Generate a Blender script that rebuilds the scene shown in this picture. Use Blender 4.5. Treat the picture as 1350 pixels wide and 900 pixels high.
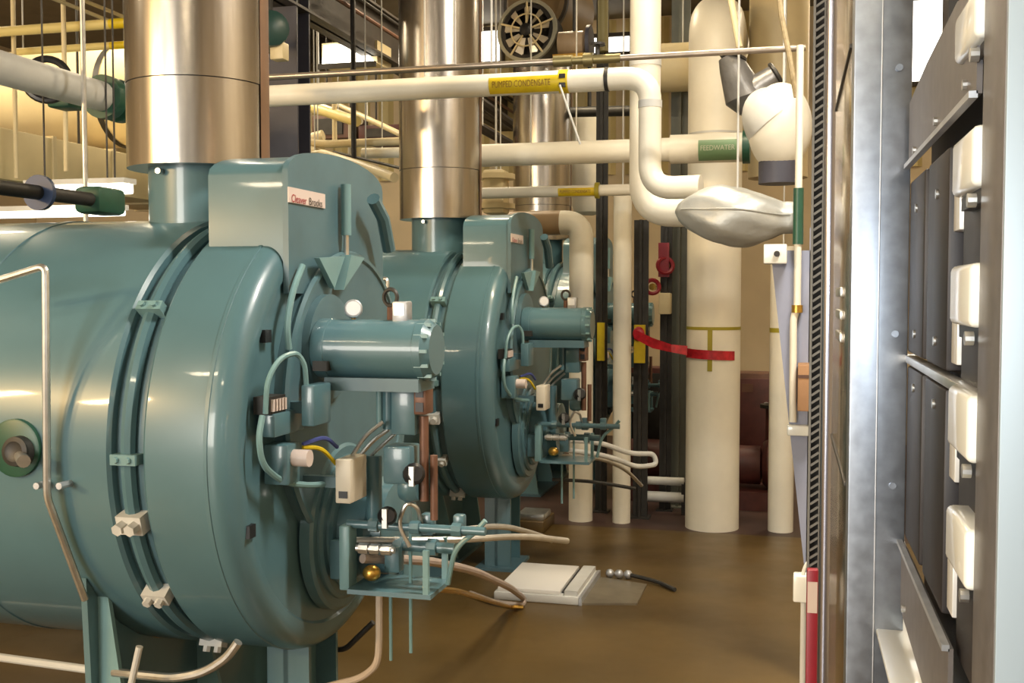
import bpy, bmesh, math, random
from math import sin, cos, pi, radians, sqrt, atan, atan2
from mathutils import Vector, Matrix
random.seed(7)
for o in list(bpy.data.objects):
    bpy.data.objects.remove(o)
scene = bpy.context.scene
COL = scene.collection

# ------------------------------------------------------------------ camera
H = 1.88
FPX = 1425.0
YAW = radians(14.5)
PITCH = atan(65 / FPX)
cam = bpy.data.cameras.new('camera')
cam.sensor_width = 36.0
cam.lens = FPX / 1350 * 36.0
cam.clip_start = 0.02
cam.clip_end = 200
cam_ob = bpy.data.objects.new('camera', cam)
COL.objects.link(cam_ob)
cam_ob.location = (0, 0, H)
cam_ob.rotation_euler = (pi / 2 - PITCH, 0, YAW)
scene.camera = cam_ob

# ------------------------------------------------------------------ world, exposure
world = bpy.data.worlds.new('world')
scene.world = world
world.use_nodes = True
bg = world.node_tree.nodes['Background']
bg.inputs[0].default_value = (1.0, 0.90, 0.74, 1)
bg.inputs[1].default_value = 0.30
vs = scene.view_settings
vs.view_transform = 'Standard'
vs.look = 'None'
vs.gamma = 1
vs.use_curve_mapping = False
vs.exposure = 1.0
scene.cycles.use_denoising = True
scene.cycles.max_bounces = 8

WARM = (1.0, 0.82, 0.56)
COOL = (0.88, 0.95, 1.0)


def area(name, loc, sx, sy, power, col, rot=(0, 0, 0)):
    l = bpy.data.lights.new(name, 'AREA')
    l.shape = 'RECTANGLE'
    l.size = sx
    l.size_y = sy
    l.energy = power
    l.color = col
    o = bpy.data.objects.new(name, l)
    COL.objects.link(o)
    o.location = loc
    o.rotation_euler = rot
    return o


CEIL = 5.4
# the hall's ceiling lamps and one added aisle fill: positions of the fixtures built further down
LAMPS = [(-7.5, 2.0), (-7.5, 7.5), (0.9, 3.6), (-5.6, 8.8), (-0.7, 6.0), (-2.4, 9.6), (0.6, 10.3), (-6.2, 11.0), (-4.6, -2.0), (-0.6, -3.2)]
for i, (x, y) in enumerate(LAMPS):
    aisle = x > 0 and y < 5          # added fill over the aisle, cooler and stronger, for the boiler fronts
    area('ceiling_lamp_light', (x, y, CEIL - 0.32), 1.2, 0.3, 175 if aisle else 60, (1.0, 0.93, 0.82) if aisle else WARM)
# two warm work lamps hanging low over the floor behind the photographer
for (x, y, z) in ((-8.0, -2.75, 3.78), (-6.7, -3.05, 3.70)):
    area('work_lamp_light', (x, y, z), 0.75, 0.16, 110, (1.0, 0.66, 0.30), (0.8, -0.6, 0))
# daylight from the bay door far behind the photographer
area('bay_door_daylight', (-5.0, -7.0, 2.6), 3.2, 3.0, 300, (1.0, 0.95, 0.86), (radians(90), 0, 0))
# the photographer's flash
fl = bpy.data.lights.new('camera_flash', 'POINT')
fl.energy = 8.5
fl.color = COOL
fl.shadow_soft_size = 0.02
flo = bpy.data.objects.new('camera_flash', fl)
COL.objects.link(flo)
flo.location = (-0.05, -0.02, H + 0.06)

# ------------------------------------------------------------------ survey helpers
_fw = Vector((-sin(YAW) * cos(PITCH), cos(YAW) * cos(PITCH), -sin(PITCH)))
_rt = Vector((cos(YAW), sin(YAW), 0))
_up = _rt.cross(_fw)
EYE = Vector((0, 0, H))


def ray(px, py):
    return _fw + _rt * ((px - 675) / FPX) + _up * ((450 - py) / FPX)


def at(px, py, Y):
    r = ray(px, py)
    return EYE + r * (Y / r.y)


def atx(px, py, X):
    r = ray(px, py)
    return EYE + r * (X / r.x)


def atz(px, py, Z=0.0):
    r = ray(px, py)
    return EYE + r * ((Z - H) / r.z)


# ------------------------------------------------------------------ materials
MATS = {}


def mat(name, col, rough=0.5, metal=0.0, noise=0.0, nscale=6.0, bump=0.0, bscale=40.0, coat=0.0,
        stretch=None, rvar=0.0, emit=None, col2=None, trans=0.0, alpha=1.0):
    if name in MATS:
        return MATS[name]
    m = bpy.data.materials.new(name)
    m.use_nodes = True
    nt = m.node_tree
    b = nt.nodes['Principled BSDF']
    b.inputs['Base Color'].default_value = (*col, 1)
    b.inputs['Roughness'].default_value = rough
    b.inputs['Metallic'].default_value = metal
    b.inputs['Coat Weight'].default_value = coat
    b.inputs['Coat Roughness'].default_value = 0.06
    b.inputs['Transmission Weight'].default_value = trans
    if noise or bump or rvar or col2:
        tc = nt.nodes.new('ShaderNodeTexCoord')
        mp = nt.nodes.new('ShaderNodeMapping')
        if stretch:
            mp.inputs['Scale'].default_value = stretch
        nt.links.new(tc.outputs['Object'], mp.inputs[0])
        n = nt.nodes.new('ShaderNodeTexNoise')
        n.inputs['Scale'].default_value = nscale
        n.inputs['Detail'].default_value = 5
        nt.links.new(mp.outputs[0], n.inputs[0])
        if noise or col2:
            r = nt.nodes.new('ShaderNodeValToRGB')
            c2 = col2 if col2 else tuple(max(0, c * (1 - noise)) for c in col)
            c1 = col if col2 else tuple(min(1, c * (1 + noise)) for c in col)
            r.color_ramp.elements[0].position = 0.32
            r.color_ramp.elements[1].position = 0.68
            r.color_ramp.elements[0].color = (*c2, 1)
            r.color_ramp.elements[1].color = (*c1, 1)
            nt.links.new(n.outputs[0], r.inputs[0])
            nt.links.new(r.outputs[0], b.inputs['Base Color'])
        if rvar:
            mr = nt.nodes.new('ShaderNodeMapRange')
            mr.inputs['To Min'].default_value = max(0.02, rough - rvar)
            mr.inputs['To Max'].default_value = min(1, rough + rvar)
            nt.links.new(n.outputs[0], mr.inputs[0])
            nt.links.new(mr.outputs[0], b.inputs['Roughness'])
        if bump:
            n2 = nt.nodes.new('ShaderNodeTexNoise')
            n2.inputs['Scale'].default_value = bscale
            n2.inputs['Detail'].default_value = 4
            nt.links.new(mp.outputs[0], n2.inputs[0])
            bp = nt.nodes.new('ShaderNodeBump')
            bp.inputs['Strength'].default_value = bump
            bp.inputs['Distance'].default_value = 0.02
            nt.links.new(n2.outputs[0], bp.inputs['Height'])
            nt.links.new(bp.outputs[0], b.inputs['Normal'])
    if emit:
        b.inputs['Emission Color'].default_value = (*emit[0], 1)
        b.inputs['Emission Strength'].default_value = emit[1]
    MATS[name] = m
    return m


TEAL = mat('teal_boiler_paint', (0.081, 0.165, 0.192), 0.32, noise=0.06, nscale=3, coat=0.35, rvar=0.03)
TEAL_SHADE = mat('shaded_teal_paint', (0.080, 0.150, 0.175), 0.38, noise=0.1, nscale=5)  # the same teal with the shade of fronts and recesses put into its colour
TEAL_L = mat('pale_teal_paint', (0.17, 0.30, 0.31), 0.35, noise=0.08, nscale=5)
STEEL = mat('brushed_stack_steel', (0.45, 0.42, 0.38), 0.25, 1.0, noise=0.05, nscale=4, stretch=(14, 14, 0.6), rvar=0.05)
GALV = mat('galvanised_steel', (0.52, 0.54, 0.57), 0.42, 0.75, noise=0.12, nscale=30, rvar=0.08)
POSTM = mat('galvanised_post', (0.29, 0.32, 0.37), 0.34, 0.9, noise=0.10, nscale=60, rvar=0.08)
ALU = mat('bright_conduit_metal', (0.62, 0.62, 0.60), 0.32, 0.9, noise=0.1, nscale=20)
WHITE = mat('white_pipe_jacket', (0.78, 0.74, 0.62), 0.42, noise=0.05, nscale=4, bump=0.12, bscale=12)
WHITE2 = mat('cream_pipe_jacket', (0.66, 0.56, 0.34), 0.45, noise=0.06, nscale=4, bump=0.1, bscale=12)
GREYW = mat('grey_white_jacket', (0.55, 0.55, 0.52), 0.5, noise=0.08, nscale=6)
YELLOW = mat('yellow_label', (0.62, 0.46, 0.01), 0.45, noise=0.08, nscale=20)
OLIVE = mat('olive_yellow_tape', (0.33, 0.28, 0.02), 0.5)
GREEN = mat('green_fitting', (0.016, 0.075, 0.045), 0.4, noise=0.1, nscale=20)
LGREEN = mat('green_label', (0.17, 0.30, 0.16), 0.45)
RED = mat('red_paint', (0.26, 0.008, 0.022), 0.4, noise=0.1, nscale=10)
REDTAPE = mat('red_tape', (0.45, 0.015, 0.025), 0.4, noise=0.3, nscale=25)
BLACK = mat('black_enamel', (0.012, 0.012, 0.014), 0.4)
DARKPLATE = mat('dark_relay_plate', (0.018, 0.015, 0.016), 0.5, 0.0, noise=0.15, nscale=40)
TAUPE = mat('taupe_plate', (0.13, 0.118, 0.112), 0.42, 0.2, noise=0.12, nscale=50)
IRON = mat('dark_iron', (0.035, 0.033, 0.03), 0.5, 0.3, noise=0.2, nscale=15)
DSTEEL = mat('dark_structural_steel', (0.055, 0.055, 0.075), 0.5, noise=0.1, nscale=5)
BEAM = mat('brown_black_beam', (0.045, 0.036, 0.028), 0.6, noise=0.15, nscale=8)
COPPER = mat('copper_brown', (0.17, 0.085, 0.055), 0.45, 0.3, noise=0.15, nscale=15)
BRASS = mat('brass', (0.55, 0.33, 0.07), 0.3, 0.9, noise=0.1, nscale=20)
MAROON = mat('maroon_machine_paint', (0.085, 0.024, 0.02), 0.5, noise=0.25, nscale=8)
BROWN = mat('brown_machine_paint', (0.12, 0.055, 0.035), 0.5, noise=0.2, nscale=8)
CARD = mat('cardboard', (0.36, 0.20, 0.10), 0.8, noise=0.06, nscale=12)
CHINA = mat('white_porcelain', (0.80, 0.81, 0.75), 0.22, coat=0.4)
PLATEW = mat('pale_name_plate', (0.62, 0.52, 0.47), 0.4)
BOXW = mat('cream_control_box', (0.66, 0.60, 0.48), 0.45, noise=0.05, nscale=8)
BLANKET = mat('silver_insulation_blanket', (0.40, 0.41, 0.39), 0.42, 0.35, noise=0.12, nscale=5, bump=0.5, bscale=7)
BEIGE = mat('beige_duct', (0.68, 0.57, 0.33), 0.55, noise=0.07, nscale=3)
ROPE = mat('tan_rope', (0.38, 0.30, 0.17), 0.8, noise=0.2, nscale=60)
GREYP = mat('blue_grey_panel', (0.27, 0.29, 0.38), 0.45, noise=0.05, nscale=6)
PAPER = mat('white_sheet', (0.72, 0.70, 0.66), 0.5)
GLASSF = mat('gauge_face_white', (0.8, 0.82, 0.85), 0.2, coat=0.5)
TEXTR = mat('red_lettering', (0.35, 0.02, 0.03), 0.5)
TEXTK = mat('dark_lettering', (0.05, 0.04, 0.03), 0.5)
TEXTO = mat('brown_lettering', (0.22, 0.12, 0.0), 0.5)
TUBE = mat('lit_lamp_tube', (1, 1, 1), 0.4, emit=((1.0, 0.93, 0.78), 3.2))
PANE = mat('daylit_pane', (0.9, 0.9, 0.9), 0.3, emit=((1.0, 0.97, 0.88), 2.2))
GLOSSP = mat('glossy_cabinet_metal', (0.42, 0.34, 0.26), 0.16, 0.9, noise=0.1, nscale=2, stretch=(1, 1, 6), rvar=0.04)
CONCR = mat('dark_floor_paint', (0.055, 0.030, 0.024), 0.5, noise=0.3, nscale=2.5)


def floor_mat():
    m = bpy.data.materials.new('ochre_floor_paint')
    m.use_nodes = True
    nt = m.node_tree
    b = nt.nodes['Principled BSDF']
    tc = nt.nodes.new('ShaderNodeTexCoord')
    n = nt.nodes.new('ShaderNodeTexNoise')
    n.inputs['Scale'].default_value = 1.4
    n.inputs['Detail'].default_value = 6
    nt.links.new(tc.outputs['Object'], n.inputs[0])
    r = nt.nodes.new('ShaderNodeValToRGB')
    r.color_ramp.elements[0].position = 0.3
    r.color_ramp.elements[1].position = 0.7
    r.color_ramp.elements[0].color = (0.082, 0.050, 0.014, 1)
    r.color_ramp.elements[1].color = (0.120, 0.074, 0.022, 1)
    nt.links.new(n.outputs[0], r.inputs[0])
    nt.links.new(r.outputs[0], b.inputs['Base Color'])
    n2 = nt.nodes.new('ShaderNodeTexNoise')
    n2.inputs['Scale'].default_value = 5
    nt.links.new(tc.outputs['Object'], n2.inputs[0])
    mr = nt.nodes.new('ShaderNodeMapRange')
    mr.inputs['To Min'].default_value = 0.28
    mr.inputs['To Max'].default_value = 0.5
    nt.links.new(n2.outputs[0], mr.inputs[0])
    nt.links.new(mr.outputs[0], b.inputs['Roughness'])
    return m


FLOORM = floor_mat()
CEILM = mat('ceiling_deck_paint', (0.20, 0.165, 0.11), 0.7, noise=0.12, nscale=3)
WALLM = mat('cream_wall_paint', (0.52, 0.42, 0.27), 0.7, noise=0.06, nscale=2)
SIDING = mat('tan_wall_siding', (0.50, 0.41, 0.19), 0.55, noise=0.08, nscale=3)


# ------------------------------------------------------------------ mesh builder
class MB:
    def __init__(s):
        s.v = []
        s.f = []

    def add(s, verts, faces):
        k = len(s.v)
        s.v += [Vector(v) for v in verts]
        s.f += [tuple(k + i for i in f) for f in faces]
        return s

    def box(s, a, b, M=None):
        (x0, y0, z0), (x1, y1, z1) = a, b
        x0, x1 = min(x0, x1), max(x0, x1)
        y0, y1 = min(y0, y1), max(y0, y1)
        z0, z1 = min(z0, z1), max(z0, z1)
        v = [Vector(p) for p in ((x0, y0, z0), (x1, y0, z0), (x1, y1, z0), (x0, y1, z0),
                                 (x0, y0, z1), (x1, y0, z1), (x1, y1, z1), (x0, y1, z1))]
        if M is not None:
            v = [M @ p for p in v]
        return s.add(v, ((0, 3, 2, 1), (4, 5, 6, 7), (0, 1, 5, 4), (1, 2, 6, 5), (2, 3, 7, 6), (3, 0, 4, 7)))

    def bbox(s, a, b, r=0.005, seg=2):
        """bevelled box"""
        bm = bmesh.new()
        t = MB().box(a, b)
        vs_ = [bm.verts.new(p) for p in t.v]
        for f in t.f:
            bm.faces.new([vs_[i] for i in f])
        bmesh.ops.bevel(bm, geom=bm.edges[:], offset=r, segments=seg, profile=0.5, affect='EDGES')
        bm.verts.index_update()
        s.add([v.co.copy() for v in bm.verts], [[v.index for v in f.verts] for f in bm.faces])
        bm.free()
        return s

    def lathe(s, prof, c, axis='X', n=48, a0=0.0, a1=2 * pi, cap=True):
        """prof: list of (along, radius) revolved about an axis through c"""
        c = Vector(c)
        ax = {'X': Vector((1, 0, 0)), 'Y': Vector((0, 1, 0)), 'Z': Vector((0, 0, 1))}[axis] if isinstance(axis, str) else Vector(axis).normalized()
        u = Vector((0, 0, 1)) if abs(ax.z) < 0.9 else Vector((1, 0, 0))
        u = (u - ax * u.dot(ax)).normalized()
        w = ax.cross(u)
        full = abs(a1 - a0 - 2 * pi) < 1e-6
        m = n if full else n + 1
        verts = []
        for (t, r) in prof:
            for i in range(m):
                a = a0 + (a1 - a0) * i / n
                verts.append(c + ax * t + (u * cos(a) + w * sin(a)) * r)
        faces = []
        for j in range(len(prof) - 1):
            for i in range(n):
                i2 = (i + 1) % m if full else i + 1
                faces.append((j * m + i, j * m + i2, (j + 1) * m + i2, (j + 1) * m + i))
        if full and cap:
            if prof[0][1] > 1e-5:
                faces.append(tuple(range(m))[::-1])
            if prof[-1][1] > 1e-5:
                k = (len(prof) - 1) * m
                faces.append(tuple(range(k, k + m)))
        return s.add(verts, faces)

    def cyl(s, a, b, r, r2=None, n=20):
        a, b = Vector(a), Vector(b)
        d = b - a
        return s.lathe([(0, r), (d.length, r if r2 is None else r2)], a, d, n)

    def tube(s, pts, r, n=14, fillet=0.0, fs=6, closed=False):
        pts = [Vector(p) for p in pts]
        if fillet > 0 and len(pts) > 2:
            out = [pts[0]]
            for i in range(1, len(pts) - 1):
                p, a, b = pts[i], pts[i - 1], pts[i + 1]
                da, db = (a - p), (b - p)
                f = min(fillet, da.length * 0.49, db.length * 0.49)
                A, B = p + da.normalized() * f, p + db.normalized() * f
                for k in range(fs + 1):
                    t = k / fs
                    out.append(A * (1 - t) ** 2 + p * 2 * t * (1 - t) + B * t * t)
            out.append(pts[-1])
            pts = out
        m = len(pts)
        T = []
        for i in range(m):
            if closed:
                d = pts[(i + 1) % m] - pts[i - 1]
            else:
                d = pts[min(i + 1, m - 1)] - pts[max(i - 1, 0)]
            T.append(d.normalized())
        u = Vector((0, 0, 1)) if abs(T[0].z) < 0.9 else Vector((1, 0, 0))
        verts = []
        for i in range(m):
            u = (u - T[i] * u.dot(T[i])).normalized()
            w = T[i].cross(u)
            rr = r[i] if isinstance(r, (list, tuple)) else r
            for k in range(n):
                a = 2 * pi * k / n
                verts.append(pts[i] + (u * cos(a) + w * sin(a)) * rr)
        faces = []
        for i in range(m if closed else m - 1):
            i2 = (i + 1) % m
            for k in range(n):
                k2 = (k + 1) % n
                faces.append((i * n + k, i * n + k2, i2 * n + k2, i2 * n + k))
        if not closed:
            faces.append(tuple(range(n))[::-1])
            faces.append(tuple(range((m - 1) * n, m * n)))
        return s.add(verts, faces)

    def torus(s, c, axis, R, r, n=32, k=8):
        ax = Vector(axis).normalized()
        u = Vector((0, 0, 1)) if abs(ax.z) < 0.9 else Vector((1, 0, 0))
        u = (u - ax * u.dot(ax)).normalized()
        w = ax.cross(u)
        return s.tube([Vector(c) + (u * cos(2 * pi * i / n) + w * sin(2 * pi * i / n)) * R for i in range(n)], r, k, closed=True)

    def ball(s, c, rx, ry=None, rz=None, n=20, m=12):
        ry = rx if ry is None else ry
        rz = rx if rz is None else rz
        c = Vector(c)
        verts = [c + Vector((0, 0, -rz))]
        for j in range(1, m):
            t = -pi / 2 + pi * j / m
            for i in range(n):
                a = 2 * pi * i / n
                verts.append(c + Vector((rx * cos(t) * cos(a), ry * cos(t) * sin(a), rz * sin(t))))
        verts.append(c + Vector((0, 0, rz)))
        faces = []
        for i in range(n):
            faces.append((0, 1 + (i + 1) % n, 1 + i))
        for j in range(m - 2):
            for i in range(n):
                a, b = 1 + j * n + i, 1 + j * n + (i + 1) % n
                faces.append((a, b, b + n, a + n))
        k = 1 + (m - 2) * n
        for i in range(n):
            faces.append((k + i, k + (i + 1) % n, len(verts) - 1))
        return s.add(verts, faces)

    def prism(s, poly, d):
        """poly: 3D points in a plane, extruded by vector d"""
        poly = [Vector(p) for p in poly]
        d = Vector(d)
        n = len(poly)
        faces = [tuple(range(n))[::-1], tuple(range(n, 2 * n))]
        for i in range(n):
            faces.append((i, (i + 1) % n, n + (i + 1) % n, n + i))
        return s.add(poly + [p + d for p in poly], faces)

    def build(s, name, m, parent=None, label=None, cat=None, group=None, kind=None, smooth=35):
        me = bpy.data.meshes.new(name)
        if parent is not None:
            org = Vector(parent['_w'])
        else:
            xs = [v.x for v in s.v]; ys = [v.y for v in s.v]; zs = [v.z for v in s.v]
            org = Vector(((min(xs) + max(xs)) / 2, (min(ys) + max(ys)) / 2, min(zs)))
        me.from_pydata([v - org for v in s.v], [], s.f)
        bm = bmesh.new()
        bm.from_mesh(me)
        bmesh.ops.recalc_face_normals(bm, faces=bm.faces[:])
        bm.to_mesh(me)
        bm.free()
        me.materials.append(m)
        me.shade_smooth()
        me.set_sharp_from_angle(angle=radians(smooth))
        o = bpy.data.objects.new(name, me)
        COL.objects.link(o)
        if parent is not None:
            o.parent = parent
            o['_w'] = tuple(parent['_w'])
        else:
            o.location = org
            o['_w'] = tuple(org)
        tag(o, label, cat, group, kind)
        return o


def tag(o, label=None, cat=None, group=None, kind=None):
    if label: o['label'] = label
    if cat: o['category'] = cat
    if group: o['group'] = group
    if kind: o['kind'] = kind
    return o


def thing(name, loc, label, cat, group=None):
    o = bpy.data.objects.new(name, None)
    COL.objects.link(o)
    o.empty_display_size = 0.1
    o.location = loc
    o['_w'] = tuple(loc)
    return tag(o, label, cat, group)


def text(s, name, p, right, up, size, m, parent, xscale=1.0):
    """flat printed lettering standing on a surface: p = left end of the baseline"""
    cu = bpy.data.curves.new(name, 'FONT')
    cu.body = s
    cu.size = 1.0
    tmp = bpy.data.objects.new(name, cu)
    COL.objects.link(tmp)
    dg = bpy.context.evaluated_depsgraph_get()
    me = bpy.data.meshes.new_from_object(tmp.evaluated_get(dg))
    bpy.data.objects.remove(tmp)
    r = Vector(right).normalized() * size * xscale
    u = Vector(up).normalized() * size
    mb = MB()
    mb.add([Vector(p) + r * v.co.x + u * v.co.y for v in me.vertices], [tuple(f.vertices) for f in me.polygons])
    bpy.data.meshes.remove(me)
    return mb.build(name, m, parent)


def copy_tree(o, off, parent=None):
    c = o.copy()
    COL.objects.link(c)
    c.parent = parent
    if parent is None:
        c.location = o.location + Vector(off)
    for ch in o.children:
        copy_tree(ch, off, c)
    return c


def struct(name, mb, m, parent=None):
    return mb.build(name, m, parent, kind='structure' if parent is None else None)


# ------------------------------------------------------------------ the hall
BACK = 14.0
LEFT = -11.0
FEDGE = 8.50
struct('floor', MB().box((LEFT, -8, -0.12), (3.0, FEDGE, 0)), FLOORM)
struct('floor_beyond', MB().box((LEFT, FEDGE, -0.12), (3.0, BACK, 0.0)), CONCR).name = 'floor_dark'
struct('ceiling', MB().box((LEFT, -8, CEIL), (3.0, BACK, CEIL + 0.1)), CEILM)
wl = struct('wall_left', MB().box((LEFT - 0.15, -8, 0), (LEFT, BACK, CEIL)), WALLM)
wb = struct('wall_back', MB().box((LEFT, BACK, 0), (3.0, BACK + 0.15, CEIL)), WALLM)
wr = struct('wall_right', MB().box((3.0, -8, 0), (3.15, BACK, CEIL)), WALLM)
# siding ribs on the back wall, one long sheet per bay
x = LEFT + 0.05
while x < 2.9:
    mb = MB()
    mb.prism([(x, BACK, 3.4), (x + 0.06, BACK - 0.05, 3.4), (x + 0.16, BACK - 0.05, 3.4), (x + 0.22, BACK, 3.4)], (0, 0, CEIL - 3.42))
    mb.build('siding_rib', SIDING, wb)
    x += 0.34
# window strip high in the back wall behind the fan (daylit)
for i, (x0, x1, z0, z1) in enumerate(((at(600,60,BACK).x, at(662,60,BACK).x, at(640,84,BACK).z, at(640,44,BACK).z), (at(772,60,BACK).x, at(832,60,BACK).x, at(800,72,BACK).z, at(800,52,BACK).z), (1.25, 2.6, 4.4, 5.36))):
    w = struct('window_%d' % (i + 1), MB().box((x0, BACK - 0.10, z0), (x1, BACK - 0.06, z1)), PANE)
    fr = MB()
    fr.box((x0 - 0.05, BACK - 0.14, z0 - 0.05), (x1 + 0.05, BACK - 0.05, z0)).box((x0 - 0.05, BACK - 0.14, z1), (x1 + 0.05, BACK - 0.05, z1 + 0.05))
    fr.box((x0 - 0.05, BACK - 0.14, z0), (x0, BACK - 0.05, z1)).box((x1, BACK - 0.14, z0), (x1 + 0.05, BACK - 0.05, z1))
    fr.build('window_frame', BEAM, w)
# steel of the roof
def ibeam(mb, a, b, w, h):
    a, b = Vector(a), Vector(b)
    if abs((b - a).x) > abs((b - a).y):
        for (y0, y1, z0, z1) in ((-w / 2, w / 2, 0, .02), (-w / 2, w / 2, h - .02, h), (-.012, .012, 0, h)):
            mb.box((a.x, a.y + y0, a.z + z0), (b.x, a.y + y1, a.z + z1))
    else:
        for (x0, x1, z0, z1) in ((-w / 2, w / 2, 0, .02), (-w / 2, w / 2, h - .02, h), (-.012, .012, 0, h)):
            mb.box((a.x + x0, a.y, a.z + z0), (a.x + x1, b.y, a.z + z1))
    return mb


gz = at(455, 45, 8.6).z
gx = at(455, 45, 8.6).x
g = struct('trim_1', ibeam(MB(), (gx, 5.6, gz - 0.05), (gx, BACK, gz - 0.05), 0.20, 0.42), BEAM)
ln = MB().tube([(gx + 0.14, 5.6, gz + .16), (gx + 0.14, BACK, gz + .16)], 0.018, 8)
ln.build('conduit', COPPER, g)
MB().tube([(gx + 0.14, 5.6, gz + .28), (gx + 0.14, BACK, gz + .28)], 0.014, 8).build('conduit', IRON, g)
struct('trim_2', ibeam(MB(), (-6.3, 0, 4.9), (-6.3, BACK, 4.9), 0.22, 0.45), BEAM)
c0 = at(383, 200, 7.6)
col_ = thing('steel_column', (c0.x, 7.6, 0), 'dark blue-grey steel column standing between the two nearest exhaust stacks', 'column')
mb = MB()
for (x0, x1, y0, y1) in ((-.115, .115, -.115, -.095), (-.115, .115, .095, .115), (-.012, .012, -.10, .10)):
    mb.box((c0.x + x0, 7.6 + y0, 0.02), (c0.x + x1, 7.6 + y1, CEIL))
mb.build('shaft', DSTEEL, col_)
MB().box((c0.x - .17, 7.43, 0), (c0.x + .17, 7.77, 0.02)).build('base_plate', DSTEEL, col_)

# ceiling lamps
FIX = None
LAMP_AT = ['', 'deep in the left part of the hall', 'added above the near rack to brighten the boiler fronts', 'over the back of the second boiler', 'over the aisle by the second boiler', 'over the third boiler', 'over the aisle beyond the floor edge', 'in the far left corner of the hall', 'behind the photographer on the left', 'right behind the photographer']
for i, (x, y) in enumerate(LAMPS):
    if FIX is None:
        FIX = thing('ceiling_lamp', (x, y, CEIL - 0.3), 'fluorescent ceiling lamp at the far left beside the nearest boiler', 'lamp', 'fluorescent lamps under the ceiling')
        MB().prism([(x - .7, y - .12, CEIL - .3), (x - .7, y + .12, CEIL - .3), (x - .7, y + .05, CEIL - .22), (x - .7, y - .05, CEIL - .22)], (1.4, 0, 0)).build('housing', GREYW, FIX)
        MB().cyl((x - .66, y - .06, CEIL - .315), (x + .66, y - .06, CEIL - .315), .018, n=10).build('tube', TUBE, FIX)
        MB().cyl((x - .66, y + .06, CEIL - .315), (x + .66, y + .06, CEIL - .315), .018, n=10).build('tube', TUBE, FIX)
        for s_ in (-.5, .5):
            MB().cyl((x + s_, y, CEIL - .23), (x + s_, y, CEIL), .008, n=6).build('hanger', IRON, FIX)
    else:
        fx__ = copy_tree(FIX, (x - LAMPS[0][0], y - LAMPS[0][1], 0))
        fx__['label'] = 'fluorescent ceiling lamp ' + LAMP_AT[i]


# ------------------------------------------------------------------ boiler
RX, CY, CZ, R = -1.76, 4.0, 1.325, 0.85


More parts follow.
